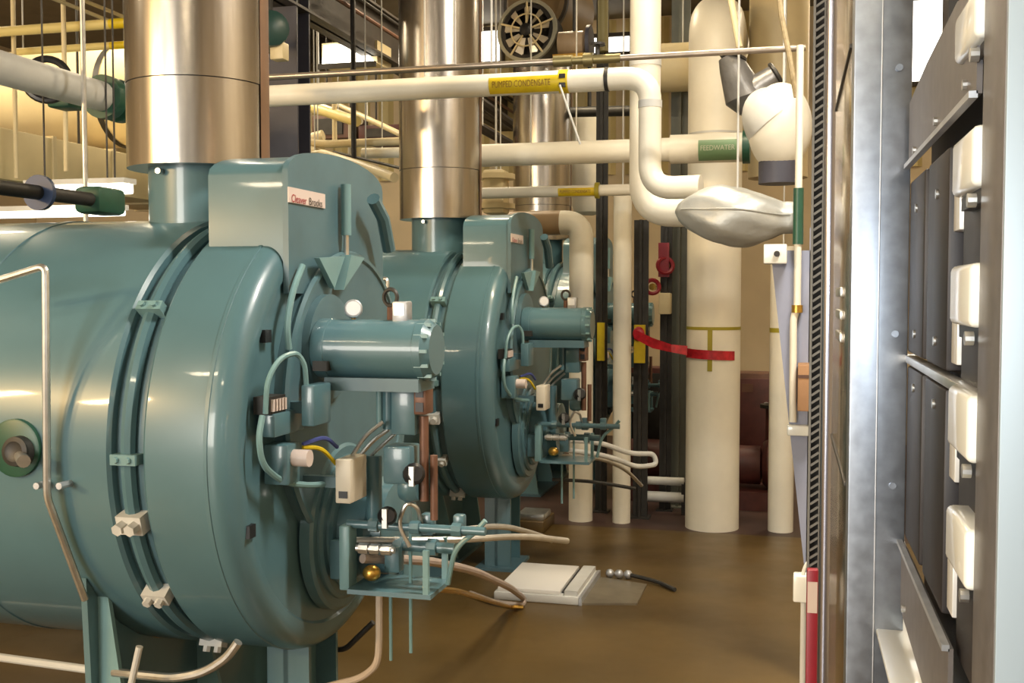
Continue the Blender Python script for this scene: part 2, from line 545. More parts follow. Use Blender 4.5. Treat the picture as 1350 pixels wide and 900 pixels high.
def boiler():
    root = thing('boiler', (RX, CY, 0), 'nearest and largest teal boiler, filling the left of the picture', 'boiler', None)
    C = (0, CY, CZ)
    gA, gB = -2.21, -2.085          # the recessed ring between shell and front head
    sh = MB().lathe([(-5.9, 0.0), (-5.9, R - .02), (-5.88, R), (gA - .012, R), (gA, R - .012), (gA, R - .05)], C, 'X', 128).build('shell', TEAL, root)
    # jacket seam straps on the shell
    for xs in (-2.93, -3.95):
        MB().lathe([(xs, R + .0005), (xs + .003, R + .004), (xs + .045, R + .004), (xs + .048, R + .0005)], C, 'X', 128, cap=False).build('jacket_strap', TEAL, sh)
    rg = MB().lathe([(gA, R - .04), (gB, R - .04)], C, 'X', 96, cap=False).build('ring_groove', TEAL_SHADE, root)
    MB().torus((gA + .055, CY, CZ), (1, 0, 0), R - .028, .026, 96, 8).build('sealing_hoop', TEAL, rg)
    prof = [(gB, R - .05), (gB, R - .008), (gB + .01, R)]
    for k in range(9):
        a = pi / 2 * k / 8
        prof.append((RX - .075 + .075 * sin(a), R - .075 + .075 * cos(a)))
    prof += [(RX - .002, R - .10), (RX - .012, R - .11), (RX - .012, 0)]
    fh = MB().lathe(prof, C, 'X', 128).build('front_head', TEAL, root)
    # two fine scuffed steps near the rim
    MB().lathe([(RX - .10, R), (RX - .098, R + .003), (RX - .085, R + .003), (RX - .083, R)], C, 'X', 128, cap=False).build('rim_band', TEAL, fh)
    # lugs that clamp the head to the shell
    for (px, py, mm, s) in ((216, 405, TEAL_L, .8), (187, 607, TEAL_L, .8), (197, 692, GREYW, 1.5), (226, 788, GREYW, 1.1), (283, 856, GREYW, 1.1)):
        p0 = at(px, py, 3.3)
        a = None
        for q in range(720):                     # angle on the ring that this lug stands at
            an = pi + q * pi / 720
            y, z = CY + R * sin(an), CZ + R * cos(an)
            d = abs(H + (at(px, py, y).z - H) - z)
            if a is None or d < a[0]:
                a = (d, an)
        an = a[1]
        nrm = Vector((0, sin(an), cos(an)))
        tn = Vector((0, cos(an), -sin(an)))
        Mx = Matrix((( 1, 0, 0, gA + .058), (0, tn.y, nrm.y, CY + nrm.y * R), (0, tn.z, nrm.z, CZ + nrm.z * R), (0, 0, 0, 1)))
        lug = MB()
        lug.box((-.045, -.022 * s, -.05), (.05, .022 * s, .016), Mx)
        lo = lug.build('clamp_lug', mm, root)
        for bx_ in (-.022, .024):
            MB().cyl(Mx @ Vector((bx_, 0, .012)), Mx @ Vector((bx_, 0, .034 * s)), .014 * s, n=6).build('clamp_bolt', mm, lo)
    # smoke box hood over the front head
    xw = at(275, 280, CY - .45).x
    zb = CZ + sqrt(R * R - .45 ** 2) - .06
    zt = at(330, 230, CY - .45).z
    pk = zt + .10
    pr = [(xw, CY - .45, zb), (xw, CY - .45, zt)]
    for k in range(1, 14):
        t = k / 14
        a = pi * t
        pr.append((xw, CY - .45 * cos(a) * (1 if t < .5 else 1), zt + (pk - zt) * sin(a) ** .9))
    pr += [(xw, CY + .45, zt), (xw, CY + .45, zb)]
    hood = MB().prism(pr, (RX + .004 - xw, 0, 0)).build('smoke_box_hood', TEAL, root)
    # flanged cover on the hood front
    pr2 = [(RX, CY + (p[1] - CY) * 1.02, CZ + .55 if i in (0, len(pr) - 1) else p[2] + .012) for i, p in enumerate(pr)]
    MB().prism(pr2, (.022, 0, 0)).build('hood_front', TEAL_SHADE, hood)
    # name plate
    fx = RX + .022
    a_, b_ = atx(379, 246, fx), atx(427, 279, fx)
    np_ = MB().box((fx, a_.y, b_.z + .012), (fx + .006, b_.y, a_.z - .0)).build('name_plate', PLATEW, root)
    w_ = b_.y - a_.y
    text('Cleaver', 'lettering', (fx + .008, a_.y + .015, a_.z - .052), (0, 1, 0), (0, 0, 1), .040, TEXTR, np_, w_ * .44 / .040 / 3.4)
    text('Brooks', 'lettering', (fx + .008, a_.y + w_ * .52, a_.z - .052), (0, 1, 0), (0, 0, 1), .040, TEXTK, np_, w_ * .42 / .040 / 3.2)
    # flue collar
    sx = -2.36
    MB().lathe([(0, .20), (0.0, .20), (.36, .20), (.36, .235), (.40, .235)], (sx, CY, CZ + R - .06), 'Z', 48).build('flue_collar', TEAL, root)
    MB().cyl((sx - .05, CY - .195, CZ + R + .18), (sx - .05, CY - .225, CZ + R + .18), .012, n=10).build('test_plug', ALU, root)
    # round raised door plates on the front
    MB().lathe([(RX - .012, .58), (RX + .028, .58), (RX + .04, .565), (RX + .04, 0)], (0, CY + .06, CZ + .13), 'X', 72).build('front_door', TEAL_SHADE, root)
    MB().torus((RX + .035, CY + .06, CZ + .13), (1, 0, 0), .575, .016, 64, 6).build('door_rim', TEAL, root)
    for px, py in ((350, 443), (329, 700)):
        p = atx(px, py, RX)
        MB().box((RX - .01, p.y - .022, p.z - .022), (RX + .012, p.y + .022, p.z + .022)).build('sight_hole', BLACK, root)
    # burner: concentric rings low on the front
    bc = (0, 3.98, .95)
    for rr, tx in ((.33, .04), (.285, .06), (.245, .08)):
        MB().lathe([(RX, rr), (RX + tx, rr), (RX + tx + .01, rr - .012), (RX + tx + .01, 0)], bc, 'X', 56).build('burner_ring', TEAL, root)
    bh = MB().lathe([(RX + .08, .20), (RX + .2, .20), (RX + .22, .18), (RX + .26, .18), (RX + .27, .13), (RX + .27, 0)], bc, 'X', 40).build('burner_housing', TEAL, root)
    for k in range(8):
        a = pi / 4 * k + .2
        MB().cyl((RX + .2, bc[1] + .165 * sin(a), bc[2] + .165 * cos(a)), (RX + .235, bc[1] + .165 * sin(a), bc[2] + .165 * cos(a)), .011, n=6).build('bolt', GALV, bh)
    # blower motor
    my = 3.70
    m0, m1 = at(424, 459, my), at(576, 461, my)
    mz = (m0.z + m1.z) / 2
    rm = .112
    pf = [(m0.x, 0), (m0.x, rm * .96), (m0.x + .012, rm), (m0.x + .05, rm), (m0.x + .052, rm * .97), (m1.x - .06, rm * .97), (m1.x - .058, rm), (m1.x - .03, rm), (m1.x, rm * .8), (m1.x, 0)]
    mot = MB().lathe(pf, (0, my, mz), 'X', 48).build('blower_motor', TEAL, root)
    for k in range(12):
        a = 2 * pi * k / 12
        p = Vector((0, my + rm * .94 * sin(a), mz + rm * .94 * cos(a)))
        MB().box((m1.x - .055, p.y - .006, p.z - .006), (m1.x - .004, p.y + .006, p.z + .006)).build('end_bell_rib', TEAL_L, mot)
    MB().box((m0.x + .02, my - rm - .012, mz - .075), (m0.x + .075, my - rm + .03, mz - .04)).build('motor_plate', IRON, mot)
    MB().lathe([(RX + .02, .20), (m0.x - .005, .20), (m0.x, .17)], (0, my + .1, mz), 'X', 40).build('blower_inlet', TEAL_SHADE, root)
    MB().box((m0.x + .05, my - .09, mz - rm - .035), (m1.x - .04, my + .09, mz - rm + .012)).build('motor_base', TEAL_SHADE, root)
    # hinge bracket: folded triangular gusset and its rod
    for (q0, q1, q2, dx) in (((414, 340), (448, 338), (434, 380), 0.0), ((450, 336), (468, 340), (440, 382), 0.02)):
        P = [atx(q[0], q[1], RX + .05) for q in (q0, q1, q2)]
        MB().prism(P, (.022 + dx, 0, 0)).build('hinge_gusset', TEAL_L, root)
    r0, r1 = atx(456, 243, RX + .05), atx(456, 310, RX + .05)
    MB().cyl(r0, (r0.x, r0.y, r1.z), .02, n=12).build('davit_sleeve', TEAL_L, root)
    MB().cyl((r0.x, r0.y, r1.z), (r0.x, r0.y, atx(456, 338, RX + .05).z), .011, n=10).build('davit_rod', ALU, root)
    # arm on the far side of the hood
    p0, p1 = atx(492, 262, RX + .1), atx(513, 330, RX + .1)
    MB().tube([p0, ((p0 + p1) / 2) + Vector((0, .02, .03)), p1], .028, 10).build('lifting_arm', TEAL, root)
    # pressure gauge & lamp on top of the motor
    gp = at(466, 408, my + .02)
    gg = MB().lathe([(0, .034), (.03, .034), (.034, .030)], (gp.x, gp.y, gp.z), (.35, -.9, .15), 24).build('pressure_gauge', GALV, root)
    MB().lathe([(.033, .027), (.036, .026)], (gp.x, gp.y, gp.z), (.35, -.9, .15), 24).build('gauge_face', GLASSF, gg)
    MB().cyl((gp.x, gp.y, mz + rm - .01), (gp.x, gp.y, gp.z), .009, n=8).build('gauge_stem', BRASS, gg)
    lp = at(530, 408, my)
    dv = MB().bbox((lp.x - .028, lp.y - .03, mz + rm - .012), (lp.x + .03, lp.y + .03, lp.z + .03), .006).build('indicator', GALV, root)
    MB().box((lp.x - .02, lp.y - .034, lp.z - .02), (lp.x + .02, lp.y - .03, lp.z + .02)).build('indicator_face', GLASSF, dv)
    tp = at(515, 410, my)
    MB().cyl((tp.x, tp.y, mz + rm - .01), (tp.x, tp.y, tp.z + .015), .014, n=8).build('lifting_eye', COPPER, root)
    MB().torus((tp.x, tp.y, tp.z + .05), (.3, 1, 0), .03, .008, 20, 6).build('lifting_ring', IRON, root)
    # control boxes on the near side of the front
    def fbox(px0, py0, px1, py1, x, dep, name, m):
        a, b = atx(px0, py0, x), atx(px1, py1, x)
        return MB().bbox((x - dep, a.y, b.z), (x, b.y, a.z), .006).build(name, m, root)
    jb = fbox(414, 508, 437, 556, RX + .16, .05, 'limit_control', TEAL)
    MB().box((RX, jb.bound_box[0][1] + CY + .04, jb.bound_box[0][2] + .04), (RX + .12, jb.bound_box[0][1] + CY + .08, jb.bound_box[0][2] + .08)).build('control_bracket', TEAL_SHADE, root)
    jb2 = fbox(362, 546, 402, 566, RX + .07, .06, 'control_shelf', TEAL)
    p = atx(366, 533, RX + .06)
    MB().box((RX, p.y - .06, p.z - .03), (RX + .06, p.y + .06, p.z + .03)).build('terminal_strip', IRON, root)
    for k in range(5):
        MB().box((RX + .06, p.y - .05 + k * .022, p.z - .02), (RX + .07, p.y - .038 + k * .022, p.z + .02)).build('terminal', PLATEW, root)
    wbx = fbox(462, 606, 484, 654, RX + .24, .06, 'ignition_box', BOXW)
    MB().box((RX, wbx.bound_box[0][1] + CY + .03, wbx.bound_box[0][2] + .05), (RX + .19, wbx.bound_box[0][1] + CY + .06, wbx.bound_box[0][2] + .09)).build('box_bracket', TEAL_SHADE, root)
    tag(wbx, 'cream box with a black plate')
    yf_ = wbx.bound_box[0][1] + CY
    zf_ = wbx.bound_box[0][2]
    MB().box((RX + .195, yf_ - .004, zf_ + .02), (RX + .228, yf_ + .001, zf_ + .045)).build('box_plate', BLACK, wbx)
    p = atx(391, 607, RX + .1)
    rl = MB().bbox((RX, p.y - .05, p.z - .08), (RX + .09, p.y + .05, p.z + .06), .006).build('flame_relay', TEAL, root)
    MB().cyl((RX + .09, p.y, p.z + .01), (RX + .15, p.y, p.z + .01), .03, n=14).build('relay_cap', PLATEW, rl)
    MB().tube([(RX + .1, p.y + .05, p.z + .04), (RX + .14, p.y + .12, p.z + .03), (RX + .16, p.y + .2, p.z - .04)], .008, 6, .04).build('yellow_wire', YELLOW, root)
    MB().tube([(RX + .1, p.y + .05, p.z + .05), (RX + .15, p.y + .13, p.z + .07), (RX + .16, p.y + .21, p.z + .02)], .008, 6, .04).build('blue_wire', mat('blue_wire', (.05, .07, .25), .5), root)
    # flexible conduits
    def fx_(pts, r, m=ALU, name='flexible_conduit', f=.12):
        P = [atx(a, b, RX + d) for a, b, d in pts]
        return MB().tube(P, r, 8, f).build(name, m, root)
    fx_(((350, 545, .05), (352, 500, .06), (370, 470, .08), (392, 465, .10), (402, 480, .12), (404, 508, .12)), .0095, TEAL_L)
    fx_(((346, 548, .05), (341, 575, .05), (345, 612, .05), (372, 636, .06), (410, 640, .10), (442, 636, .14)), .011, TEAL_L)
    fx_(((470, 606, .2), (492, 580, .26), (512, 566, .32)), .008, ALU)
    fx_(((462, 604, .2), (482, 573, .26), (505, 556, .32)), .008, ALU)
    fx_(((478, 612, .2), (500, 590, .26), (520, 572, .32)), .007, ALU)
    fx_(((381, 460, .045), (378, 430, .045), (385, 385, .045), (399, 350, .045)), .012, TEAL_L, 'door_seam_pipe', .2)
    # gas valve train
    gy = 3.74
    def vt(px, y0, y1, r, m, name, Y=gy):
        a, b = at(px, y0, Y), at(px, y1, Y)
        return MB().cyl((a.x, a.y, a.z), (a.x, a.y, b.z), r, n=14).build(name, m, root)
    vt(512, 498, 565, .022, TEAL, 'riser_pipe')
    vt(500, 498, 560, .012, TEAL_L, 'riser_tube')
    a, b = at(520, 506, gy), at(552, 572, gy)
    MB().bbox((a.x, gy - .04, b.z), (b.x, gy + .05, a.z), .006).build('actuator_box', TEAL, root)
    a, b = at(551, 506, gy), at(567, 545, gy)
    ab = MB().bbox((a.x, gy - .05, b.z), (b.x, gy + .04, a.z), .005).build('actuator_plate', COPPER, root)
    a, b = at(554, 510, gy), at(564, 522, gy)
    for dz in (0, .052):
        MB().box((a.x, gy - .054, b.z - dz), (b.x, gy - .05, a.z - dz)).build('dial', BLACK, ab)
    vt(559, 548, 660, .017, COPPER, 'copper_riser')
    vt(572, 600, 685, .014, COPPER, 'copper_drop')
    a, b = at(512, 585, gy), at(548, 618, gy)
    vb = MB().bbox((a.x, gy - .06, b.z - .05), (b.x, gy + .06, a.z), .01).build('gas_valve', TEAL, root)
    MB().lathe([(0, .05), (.02, .06), (.05, .06), (.07, .05)], at(530, 640, gy), (1, 0, 0), 20).build('valve_body', TEAL, vb)
    for k, (px, py, s) in enumerate(((545, 625, .04), (510, 680, .035))):
        q = at(px, py, gy - .07)
        kn = MB().lathe([(0, s), (.03, s), (.045, s * .7)], q, (.4, -.8, .2), 14).build('valve_knob', BLACK, root)
        MB().box((q.x + .0, q.y - .05, q.z - .035), (q.x + .018, q.y - .03, q.z + .035)).build('knob_grip', ALU, kn)
    vt(493, 600, 690, .03, TEAL, 'downpipe', 3.8)
    # horizontal gas pipes with unions
    for (x0, y0, x1, y1, r, m, Y) in ((458, 690, 640, 684, .016, TEAL, 3.72), (455, 714, 600, 710, .021, TEAL, 3.8), (470, 722, 520, 722, .013, ALU, 3.68)):
        A, B = at(x0, y0, Y), at(x1, y1, Y)
        gpipe = MB().cyl(A, (B.x, A.y, A.z), r, n=12).build('gas_pipe', m, root)
        for t in (.2, .5, .8):
            c = A.lerp(Vector((B.x, A.y, A.z)), t)
            MB().lathe([(-.018, r * 1.6), (.018, r * 1.6)], c, 'X', 8).build('union', m, gpipe)
    for (px, py, s) in ((455, 735, .075), (520, 735, .05), (565, 690, .04), (606, 690, .035)):
        q = at(px, py, 3.78)
        MB().bbox((q.x - s * .6, q.y - s * .6, q.z - s), (q.x + s * .6, q.y + s * .6, q.z + s), .008).build('valve_block', TEAL, root)
    a, b = at(452, 690, 3.72), at(466, 775, 3.72)
    MB().bbox((a.x, 3.68, b.z), (b.x, 3.76, a.z), .006).build('mounting_bar', TEAL_L, root)
    a, b = at(470, 768, 3.75), at(578, 782, 3.75)
    fr_ = MB().box((a.x, 3.66, b.z), (b.x, 3.90, a.z)).build('burner_tray', TEAL, root)
    for xx in (b.x - .03, ):
        for yy in (3.66, 3.88):
            MB().box((xx, yy, a.z), (xx + .02, yy + .02, a.z + .16)).build('tray_post', TEAL_L, fr_)
    q = at(490, 755, 3.70)
    MB().ball(q, .035, .03, .03, 12, 8).build('drain_cock', BRASS, root)
    for (px, y0, y1) in ((541, 690, 860), (515, 780, 870)):
        A, B = at(px, y0, 3.8), at(px, y1, 3.8)
        MB().cyl((A.x, 3.8, A.z), (A.x, 3.8, B.z), .007, n=8).build('sense_tube', TEAL_L, root)
    # loops of tubing above the tray
    MB().tube([at(556, 690, 3.75), at(550, 668, 3.72), at(536, 662, 3.7), at(524, 690, 3.7), at(540, 720, 3.72)], .008, 8, .05).build('tube_loop', ALU, root)
    MB().tube([at(640, 686, 3.74), at(628, 700, 3.74), at(600, 722, 3.74), at(590, 770, 3.74)], .01, 8, .05).build('tube_loop', TEAL_L, root)
    # green port on the near side of the shell
    pp = at(22, 590, CY - R)
    prt = MB().lathe([(-.02, .10), (.012, .10), (.016, .09)], (pp.x, CY - R - .0, pp.z), (0, -1, 0), 32).build('side_port', GREEN, root)
    tag(prt, 'green round port flange')
    MB().lathe([(.01, .055), (.05, .05), (.055, .035), (.05, .025)], (pp.x + .03, CY - R, pp.z - .01), (0, -1, .1), 24).build('port_nozzle', IRON, prt)
    MB().cyl((pp.x + .03, CY - R - .02, pp.z - .02), (pp.x + .10, CY - R - .09, pp.z - .03), .022, n=12).build('port_cap', ALU, prt)
    # conduit up the near side
    cy_ = CY - R - .045
    zz = lambda px, py: at(px, py, cy_)
    A, B, C3 = zz(60, 350), zz(62, 655), at(98, 765, CY - R + .08)
    D = zz(-30, 378)
    C3 = at(112, 790, CY - R + .10)
    cn = MB().tube([D, (A.x, cy_, A.z), (B.x, cy_, B.z), C3], .013, 10, .03).build('side_conduit', ALU, root)
    for q in (zz(50, 640), zz(80, 640)):
        MB().cyl((q.x, cy_ + .06, q.z), (q.x, cy_ - .01, q.z), .012, n=8).build('conduit_clip', GALV, cn)
    # saddles under the shell
    for xs in (at(128, 830, 3.35).x, -4.9):
        pr = []
        for k in range(13):
            an = radians(180 + 58 - k * 116 / 12)
            pr.append((xs - .012, CY + (R + .004) * sin(an), CZ + (R + .004) * cos(an)))
        pr += [(xs - .012, CY + .68, .02), (xs - .012, CY - .68, .02)]
        sd = MB().prism(pr, (.024, 0, 0)).build('saddle', TEAL, root)
        for yy in (-.66, 0, .64):
            zt_ = CZ - sqrt(R * R - yy * yy) + .03
            MB().prism([(xs + .012, CY + yy, .02), (xs + .17, CY + yy, .02), (xs + .05, CY + yy, zt_ ), (xs + .012, CY + yy, zt_ + .02)], (0, .02, 0)).build('gusset', TEAL_L, sd)
        MB().box((xs - .16, CY - .70, 0), (xs + .2, CY + .70, .022)).build('foot_plate', TEAL_SHADE, sd)
    # leg under the front head
    q0, q1 = at(366, 870, 3.95), at(420, 870, 3.95)
    lg = MB().box((q0.x, 3.86, .02), (q1.x, 3.88, CZ - R + .05)).box((q0.x, 4.12, .02), (q1.x, 4.14, CZ - R + .05)).box((q0.x + .07, 3.86, .02), (q0.x + .09, 4.14, CZ - R + .05)).build('front_leg', TEAL, root)
    MB().box((q0.x - .05, 3.8, 0), (q1.x + .05, 4.2, .022)).build('foot_plate', TEAL_SHADE, lg)
    return root


b1 = boiler()
SP = 3.15
b2 = copy_tree(b1, (0, SP, 0))
b2['label'] = 'second teal boiler, standing behind the nearest one in the middle of the picture'
b3 = copy_tree(b1, (0, 2 * SP, 0))
b3['label'] = 'farthest teal boiler, almost hidden behind the second boiler'

# exhaust stacks
sz = at(255, 213, CY - .28).z
rs = abs(at(345, 150, CY).x - at(165, 150, CY).x) / 2 * .90


def stack():
    root = thing('exhaust_stack', (-2.36, CY, sz), 'widest shiny steel exhaust stack, rising from the nearest boiler', 'stack')
    z1 = at(255, 96, CY - .28).z
    MB().lathe([(0, rs - .02), (0, rs), (z1 - sz - .004, rs)], (-2.36, CY, sz), 'Z', 64).build('lower_section', STEEL, root)
    MB().lathe([(0, rs - .003), (.004, rs - .003)], (-2.36, CY, z1 - .004), 'Z', 64, cap=False).build('joint', IRON, root)
    MB().lathe([(0, rs + .002), (CEIL - z1, rs + .002)], (-2.36, CY, z1), 'Z', 64).build('upper_section', STEEL, root)
    sm = MB()  # thin brown strip up the right side of both sections
    n_ = 8
    vv_ = []
    for k in range(n_ + 1):
        a = radians(-2 + 22 * k / n_)
        for z_ in (sz + .012, CEIL):
            vv_.append((-2.36 + (rs + .004) * cos(a), CY + (rs + .004) * sin(a), z_))
    sm.add(vv_, [(2 * k, 2 * k + 2, 2 * k + 3, 2 * k + 1) for k in range(n_)])
    sm.build('brown_side_strip', mat('brown_steel', (.26, .15, .09), .4, .7, noise=.1, nscale=6), root)
    return root


s1 = stack()
s2 = copy_tree(s1, (0, SP, 0)); s2['label'] = 'middle steel exhaust stack, rising from the second boiler'
s3 = copy_tree(s1, (0, 2 * SP, 0)); s3['label'] = 'narrowest steel stack, seen below the yellow label of the white pipe'


# ------------------------------------------------------------------ pipes
def pipe(label, pts, r, m=WHITE, fillet=0.15, cat='pipe', name='pipe', n=24, group=None):
    P = [Vector(p) for p in pts]
    low = min(P, key=lambda p: p.z)
    root = thing(name, (low.x, low.y, low.z), label, cat, group)
    MB().tube(P, r, n, fillet, 8).build('jacket', m, root)
    return root


def band(root, a, b, r, m, name='band', n=24):
    return MB().cyl(a, b, r, n=n).build(name, m, root)


def sleeve(root, p0, p1, r, m, words, tm, name='pipe_label', tsize=None):
    """printed label curved round the near lower side of a pipe running along X"""
    p0, p1 = Vector(p0), Vector(p1)
    L = p1.x - p0.x
    lb = MB().lathe([(0, r), (L, r)], p0, 'X', 20, a0=radians(45), a1=radians(135), cap=False)
    # pick the side that faces -Y
    lb = MB()
    n = 14
    v = []
    for i in range(n + 1):
        a = radians(-62 + 88 * i / n)         # elevation of the strip on the -Y side
        for x_ in (p0.x, p1.x):
            v.append((x_, p0.y - r * cos(a), p0.z + r * sin(a)))
    lb.add(v, [(2 * i, 2 * i + 1, 2 * i + 3, 2 * i + 2) for i in range(n)])
    o = lb.build(name, m, root)
    ts = tsize or r * .8
    text(words, 'lettering', (p0.x + L * .05, p0.y - r - .003, p0.z - ts * .55), (1, 0, 0), (0, 0, 1), ts, tm, o, L * .9 / ts / (len(words) * .66))
    return o


YA = 6.1
# the long white pipe crossing the middle of the picture, turning down at its right end
A0, A1 = at(300, 129, YA), at(812, 106, YA)
za = (at(345, 127, YA).z + at(700, 110, YA).z) / 2
A0 = Vector((A0.x, YA, za)); xv = at(857, 150, YA).x
zlow = at(880, 248, YA).z
pa = pipe('long white insulated pipe with yellow label, crossing behind the nearest stack and bending down',
          [(A0.x, YA, za), (xv, YA, za), (xv, YA, zlow), (at(925, 250, YA).x, YA - .05, zlow)], .064, WHITE, .14)
sa, sb = at(648, 118, YA), at(738, 114, YA)
sleeve(pa, (sa.x, YA, za), (sb.x, YA, za), .0665, YELLOW, 'PUMPED CONDENSATE', TEXTO)
band(pa, (sb.x, YA, za), (sb.x + .055, YA, za), .067, YELLOW, 'arrow_band')
for dz in (.02, -.03):
    MB().box((sb.x + .01, YA - .072, za + dz - .012), (sb.x + .045, YA - .05, za + dz + .012)).build('arrow_mark', BLACK, pa)
band(pa, (at(798, 105, YA).x, YA, za), (at(803, 105, YA).x, YA, za), .068, IRON, 'clamp')
band(pa, (xv, YA, za - .13), (xv, YA, za - .17), .067, GREYW, 'joint_band')
# second white pipe coming down from the ceiling just behind it
YB = 6.5
xb = at(851, 40, YB).x
zb_ = at(870, 279, YB).z
pb = pipe('white insulated pipe dropping from the ceiling, turning right into the silver blanket',
          [(xb, YB, CEIL), (xb, YB, zb_), (at(930, 279, YB).x, YB, zb_)], .092, WHITE, .2)
band(pb, (xb, YB, at(851, 88, YB).z), (xb, YB, at(851, 78, YB).z), .096, GREYW, 'joint_band')

# silver blanket over the valve
yb = 5.85
c = at(972, 281, yb)
bl = thing('valve_blanket', (c.x, c.y, c.z - .16), 'puffy silver insulation blanket wrapped round a valve, right of centre', 'insulation blanket')
bmv = MB()
ax0, ax1 = at(890, 279, yb), at(1052, 288, yb)
ns, nr = 34, 28
vv = []
for i in range(ns + 1):
    t = i / ns
    cc = ax0.lerp(ax1, t) + Vector((0, 0, -.015 * sin(pi * t)))
    rr = .155 * (sin(pi * min(1, max(0, t)) ** .95) ** .6) * (.92 + .1 * sin(t * 4)) + .008
    if t > .8: rr = max(rr, .085)
    for k in range(nr):
        a = 2 * pi * k / nr
        w_ = 1 + .05 * sin(3 * a + 9 * t) + .035 * sin(7 * a - 13 * t)
        sq = .62 if sin(a) > 0 else .95
        vv.append(cc + Vector((0, cos(a) * rr * w_ * .95, sin(a) * rr * w_ * (1.0 if sin(a) > 0 else .92))))
fc = [(i * nr + k, i * nr + (k + 1) % nr, (i + 1) * nr + (k + 1) % nr, (i + 1) * nr + k) for i in range(ns) for k in range(nr)]
fc += [tuple(range(nr))[::-1], tuple(range(ns * nr, ns * nr + nr))]
bmv.add(vv, fc)
bmv.build('cover', BLANKET, bl, smooth=80)
MB().tube([vv[i * nr + 13] + Vector((0, -.004, -.002)) for i in range(2, ns - 1)], .004, 6).build('seam', BLANKET, bl)
d = ax1
fl_ = MB().lathe([(-.02, .115), (.02, .115)], (d.x, d.y, d.z), 'X', 24).build('end_flange', GREEN, bl)
tag(fl_, 'dark green end flange')

# twin bare pipes
YT = 5.6
t0, t1 = at(330, 103, YT), at(1062, 64, YT)
zt0 = (at(360, 102, YT).z + at(1050, 63, YT).z) / 2
tp_ = pipe('bare thin steel pipe running above the long white pipe to the rack', [(t0.x, YT, zt0), (t1.x, YT, zt0)], .016, mat('dull_pipe_metal', (.42, .36, .30), .35, .7, noise=.1, nscale=12), 0, n=12)
tp2 = pipe('dark thin pipe running just behind the bare steel pipe', [(t0.x, YT + .12, zt0 + .02), (at(800, 80, YT).x, YT + .12, zt0 + .02)], .013, IRON, 0, n=10)
hx0, hx1 = at(730, 86, YT), at(818, 80, YT)
un = MB().lathe([(hx0.x, .03), (hx0.x + .1, .03), (hx0.x + .1, .022), (hx0.x + .16, .022), (hx0.x + .16, .036), (hx0.x + .21, .036), (hx0.x + .21, .024), (hx1.x, .024)], (0, YT, zt0), 'X', 16).build('union', mat('tarnished_brass', (.24, .20, .09), .4, .6), tp_)
MB().cyl((hx1.x - .12, YT, zt0), (hx1.x - .12, YT, zt0 + .07), .012, n=8).build('valve_stem', IRON, tp_)
MB().lathe([(0, .04), (.012, .04)], (hx1.x - .12, YT, zt0 + .07), 'Z', 14).build('valve_handle', IRON, tp_)

# large pipe with green label
YC = 7.75
zc_ = (at(660, 203, YC).z + at(960, 196, YC).z) / 2
c0, c1 = at(628, 204, YC), at(985, 197, YC)
pc = pipe('thick cream pipe with green label, running level behind the white drop pipe', [(c0.x, YC, zc_), (c1.x, YC, zc_)], .083, WHITE, 0)
xk = at(884, 197, YC).x
band(pc, (xk, YC, zc_), (c1.x - .02, YC, zc_), .102, WHITE, 'thick_section')
band(pc, (c1.x - .03, YC, zc_), (c1.x + .02, YC, zc_), .115, GREEN, 'flange')
sl, sr = at(922, 195, YC), at(975, 193, YC)
sleeve(pc, (sl.x, YC, zc_), (sr.x, YC, zc_), .1045, LGREEN, 'FEEDWATER', mat('pale_lettering', (.5, .52, .4), .5), tsize=.05)
band(pc, (c0.x, YC, zc_), (c0.x + .03, YC, zc_), .09, GREYW, 'end_collar')
YD = 7.95
zd = (at(650, 256, YD).z + at(800, 249, YD).z) / 2
d0, d1 = at(625, 257, YD), at(832, 248, YD)
pd = pipe('slim white pipe with yellow label, running level under the thick cream pipe', [(d0.x, YD, zd), (d1.x, YD, zd)], .042, WHITE, 0)
sl, sr = at(737, 250, YD), at(785, 248, YD)
sleeve(pd, (sl.x, YD, zd), (sr.x, YD, zd), .044, YELLOW, 'PUMPED CONDENSATE', TEXTO)
band(pd, (sr.x, YD, zd), (sr.x + .03, YD, zd), .06, OLIVE, 'arrow_band')

# vertical pipes standing along the floor edge
YE = 8.72
def vpx(px, Y=YE): return at(px, 500, Y).x
xe = vpx(766)
ze = at(766, 293, YE).z
pe = pipe('white elbowed pipe running down beside the motor of the second boiler', [(at(640, 293, YE).x, YE, ze), (xe, YE, ze), (xe, YE, 0)], .099, WHITE, .14)
band(pe, (at(640, 293, YE).x - .01, YE, ze), (xe - .17, YE, ze), .10, mat('brown_pipe_jacket', (.30, .21, .12), .4, noise=.1, nscale=5), 'brown_section')
xf = vpx(820)
pf_ = pipe('slim white vertical pipe between dark posts, left of the red tape', [(xf, YE, at(820, 252, YE).z), (xf, YE, 0)], .074, WHITE, 0)
xg = vpx(940)
ztop = at(940, 28, YE).z
pg = pipe('widest white vertical pipe with red and yellow tape', [(xg, YE + 1.2, ztop + .05), (xg, YE, ztop + .05), (xg, YE, 0)], .212, WHITE, .3, n=40)
zj = at(940, 178, YE).z
band(pg, (xg, YE, zj - .008), (xg, YE, zj + .008), .215, GREYW, 'joint_band', 40)
zy = at(940, 432, YE).z
band(pg, (xg, YE, zy - .012), (xg, YE, zy + .012), .2145, OLIVE, 'yellow_tape', 40)
MB().lathe([(at(940, 487, YE).z, .2155), (zy, .2155)], (xg, YE, 0), 'Z', 6, a0=radians(180 - 0), a1=radians(181)).v
vt0, vt1 = zy, at(940, 487, YE).z
mbt = MB()
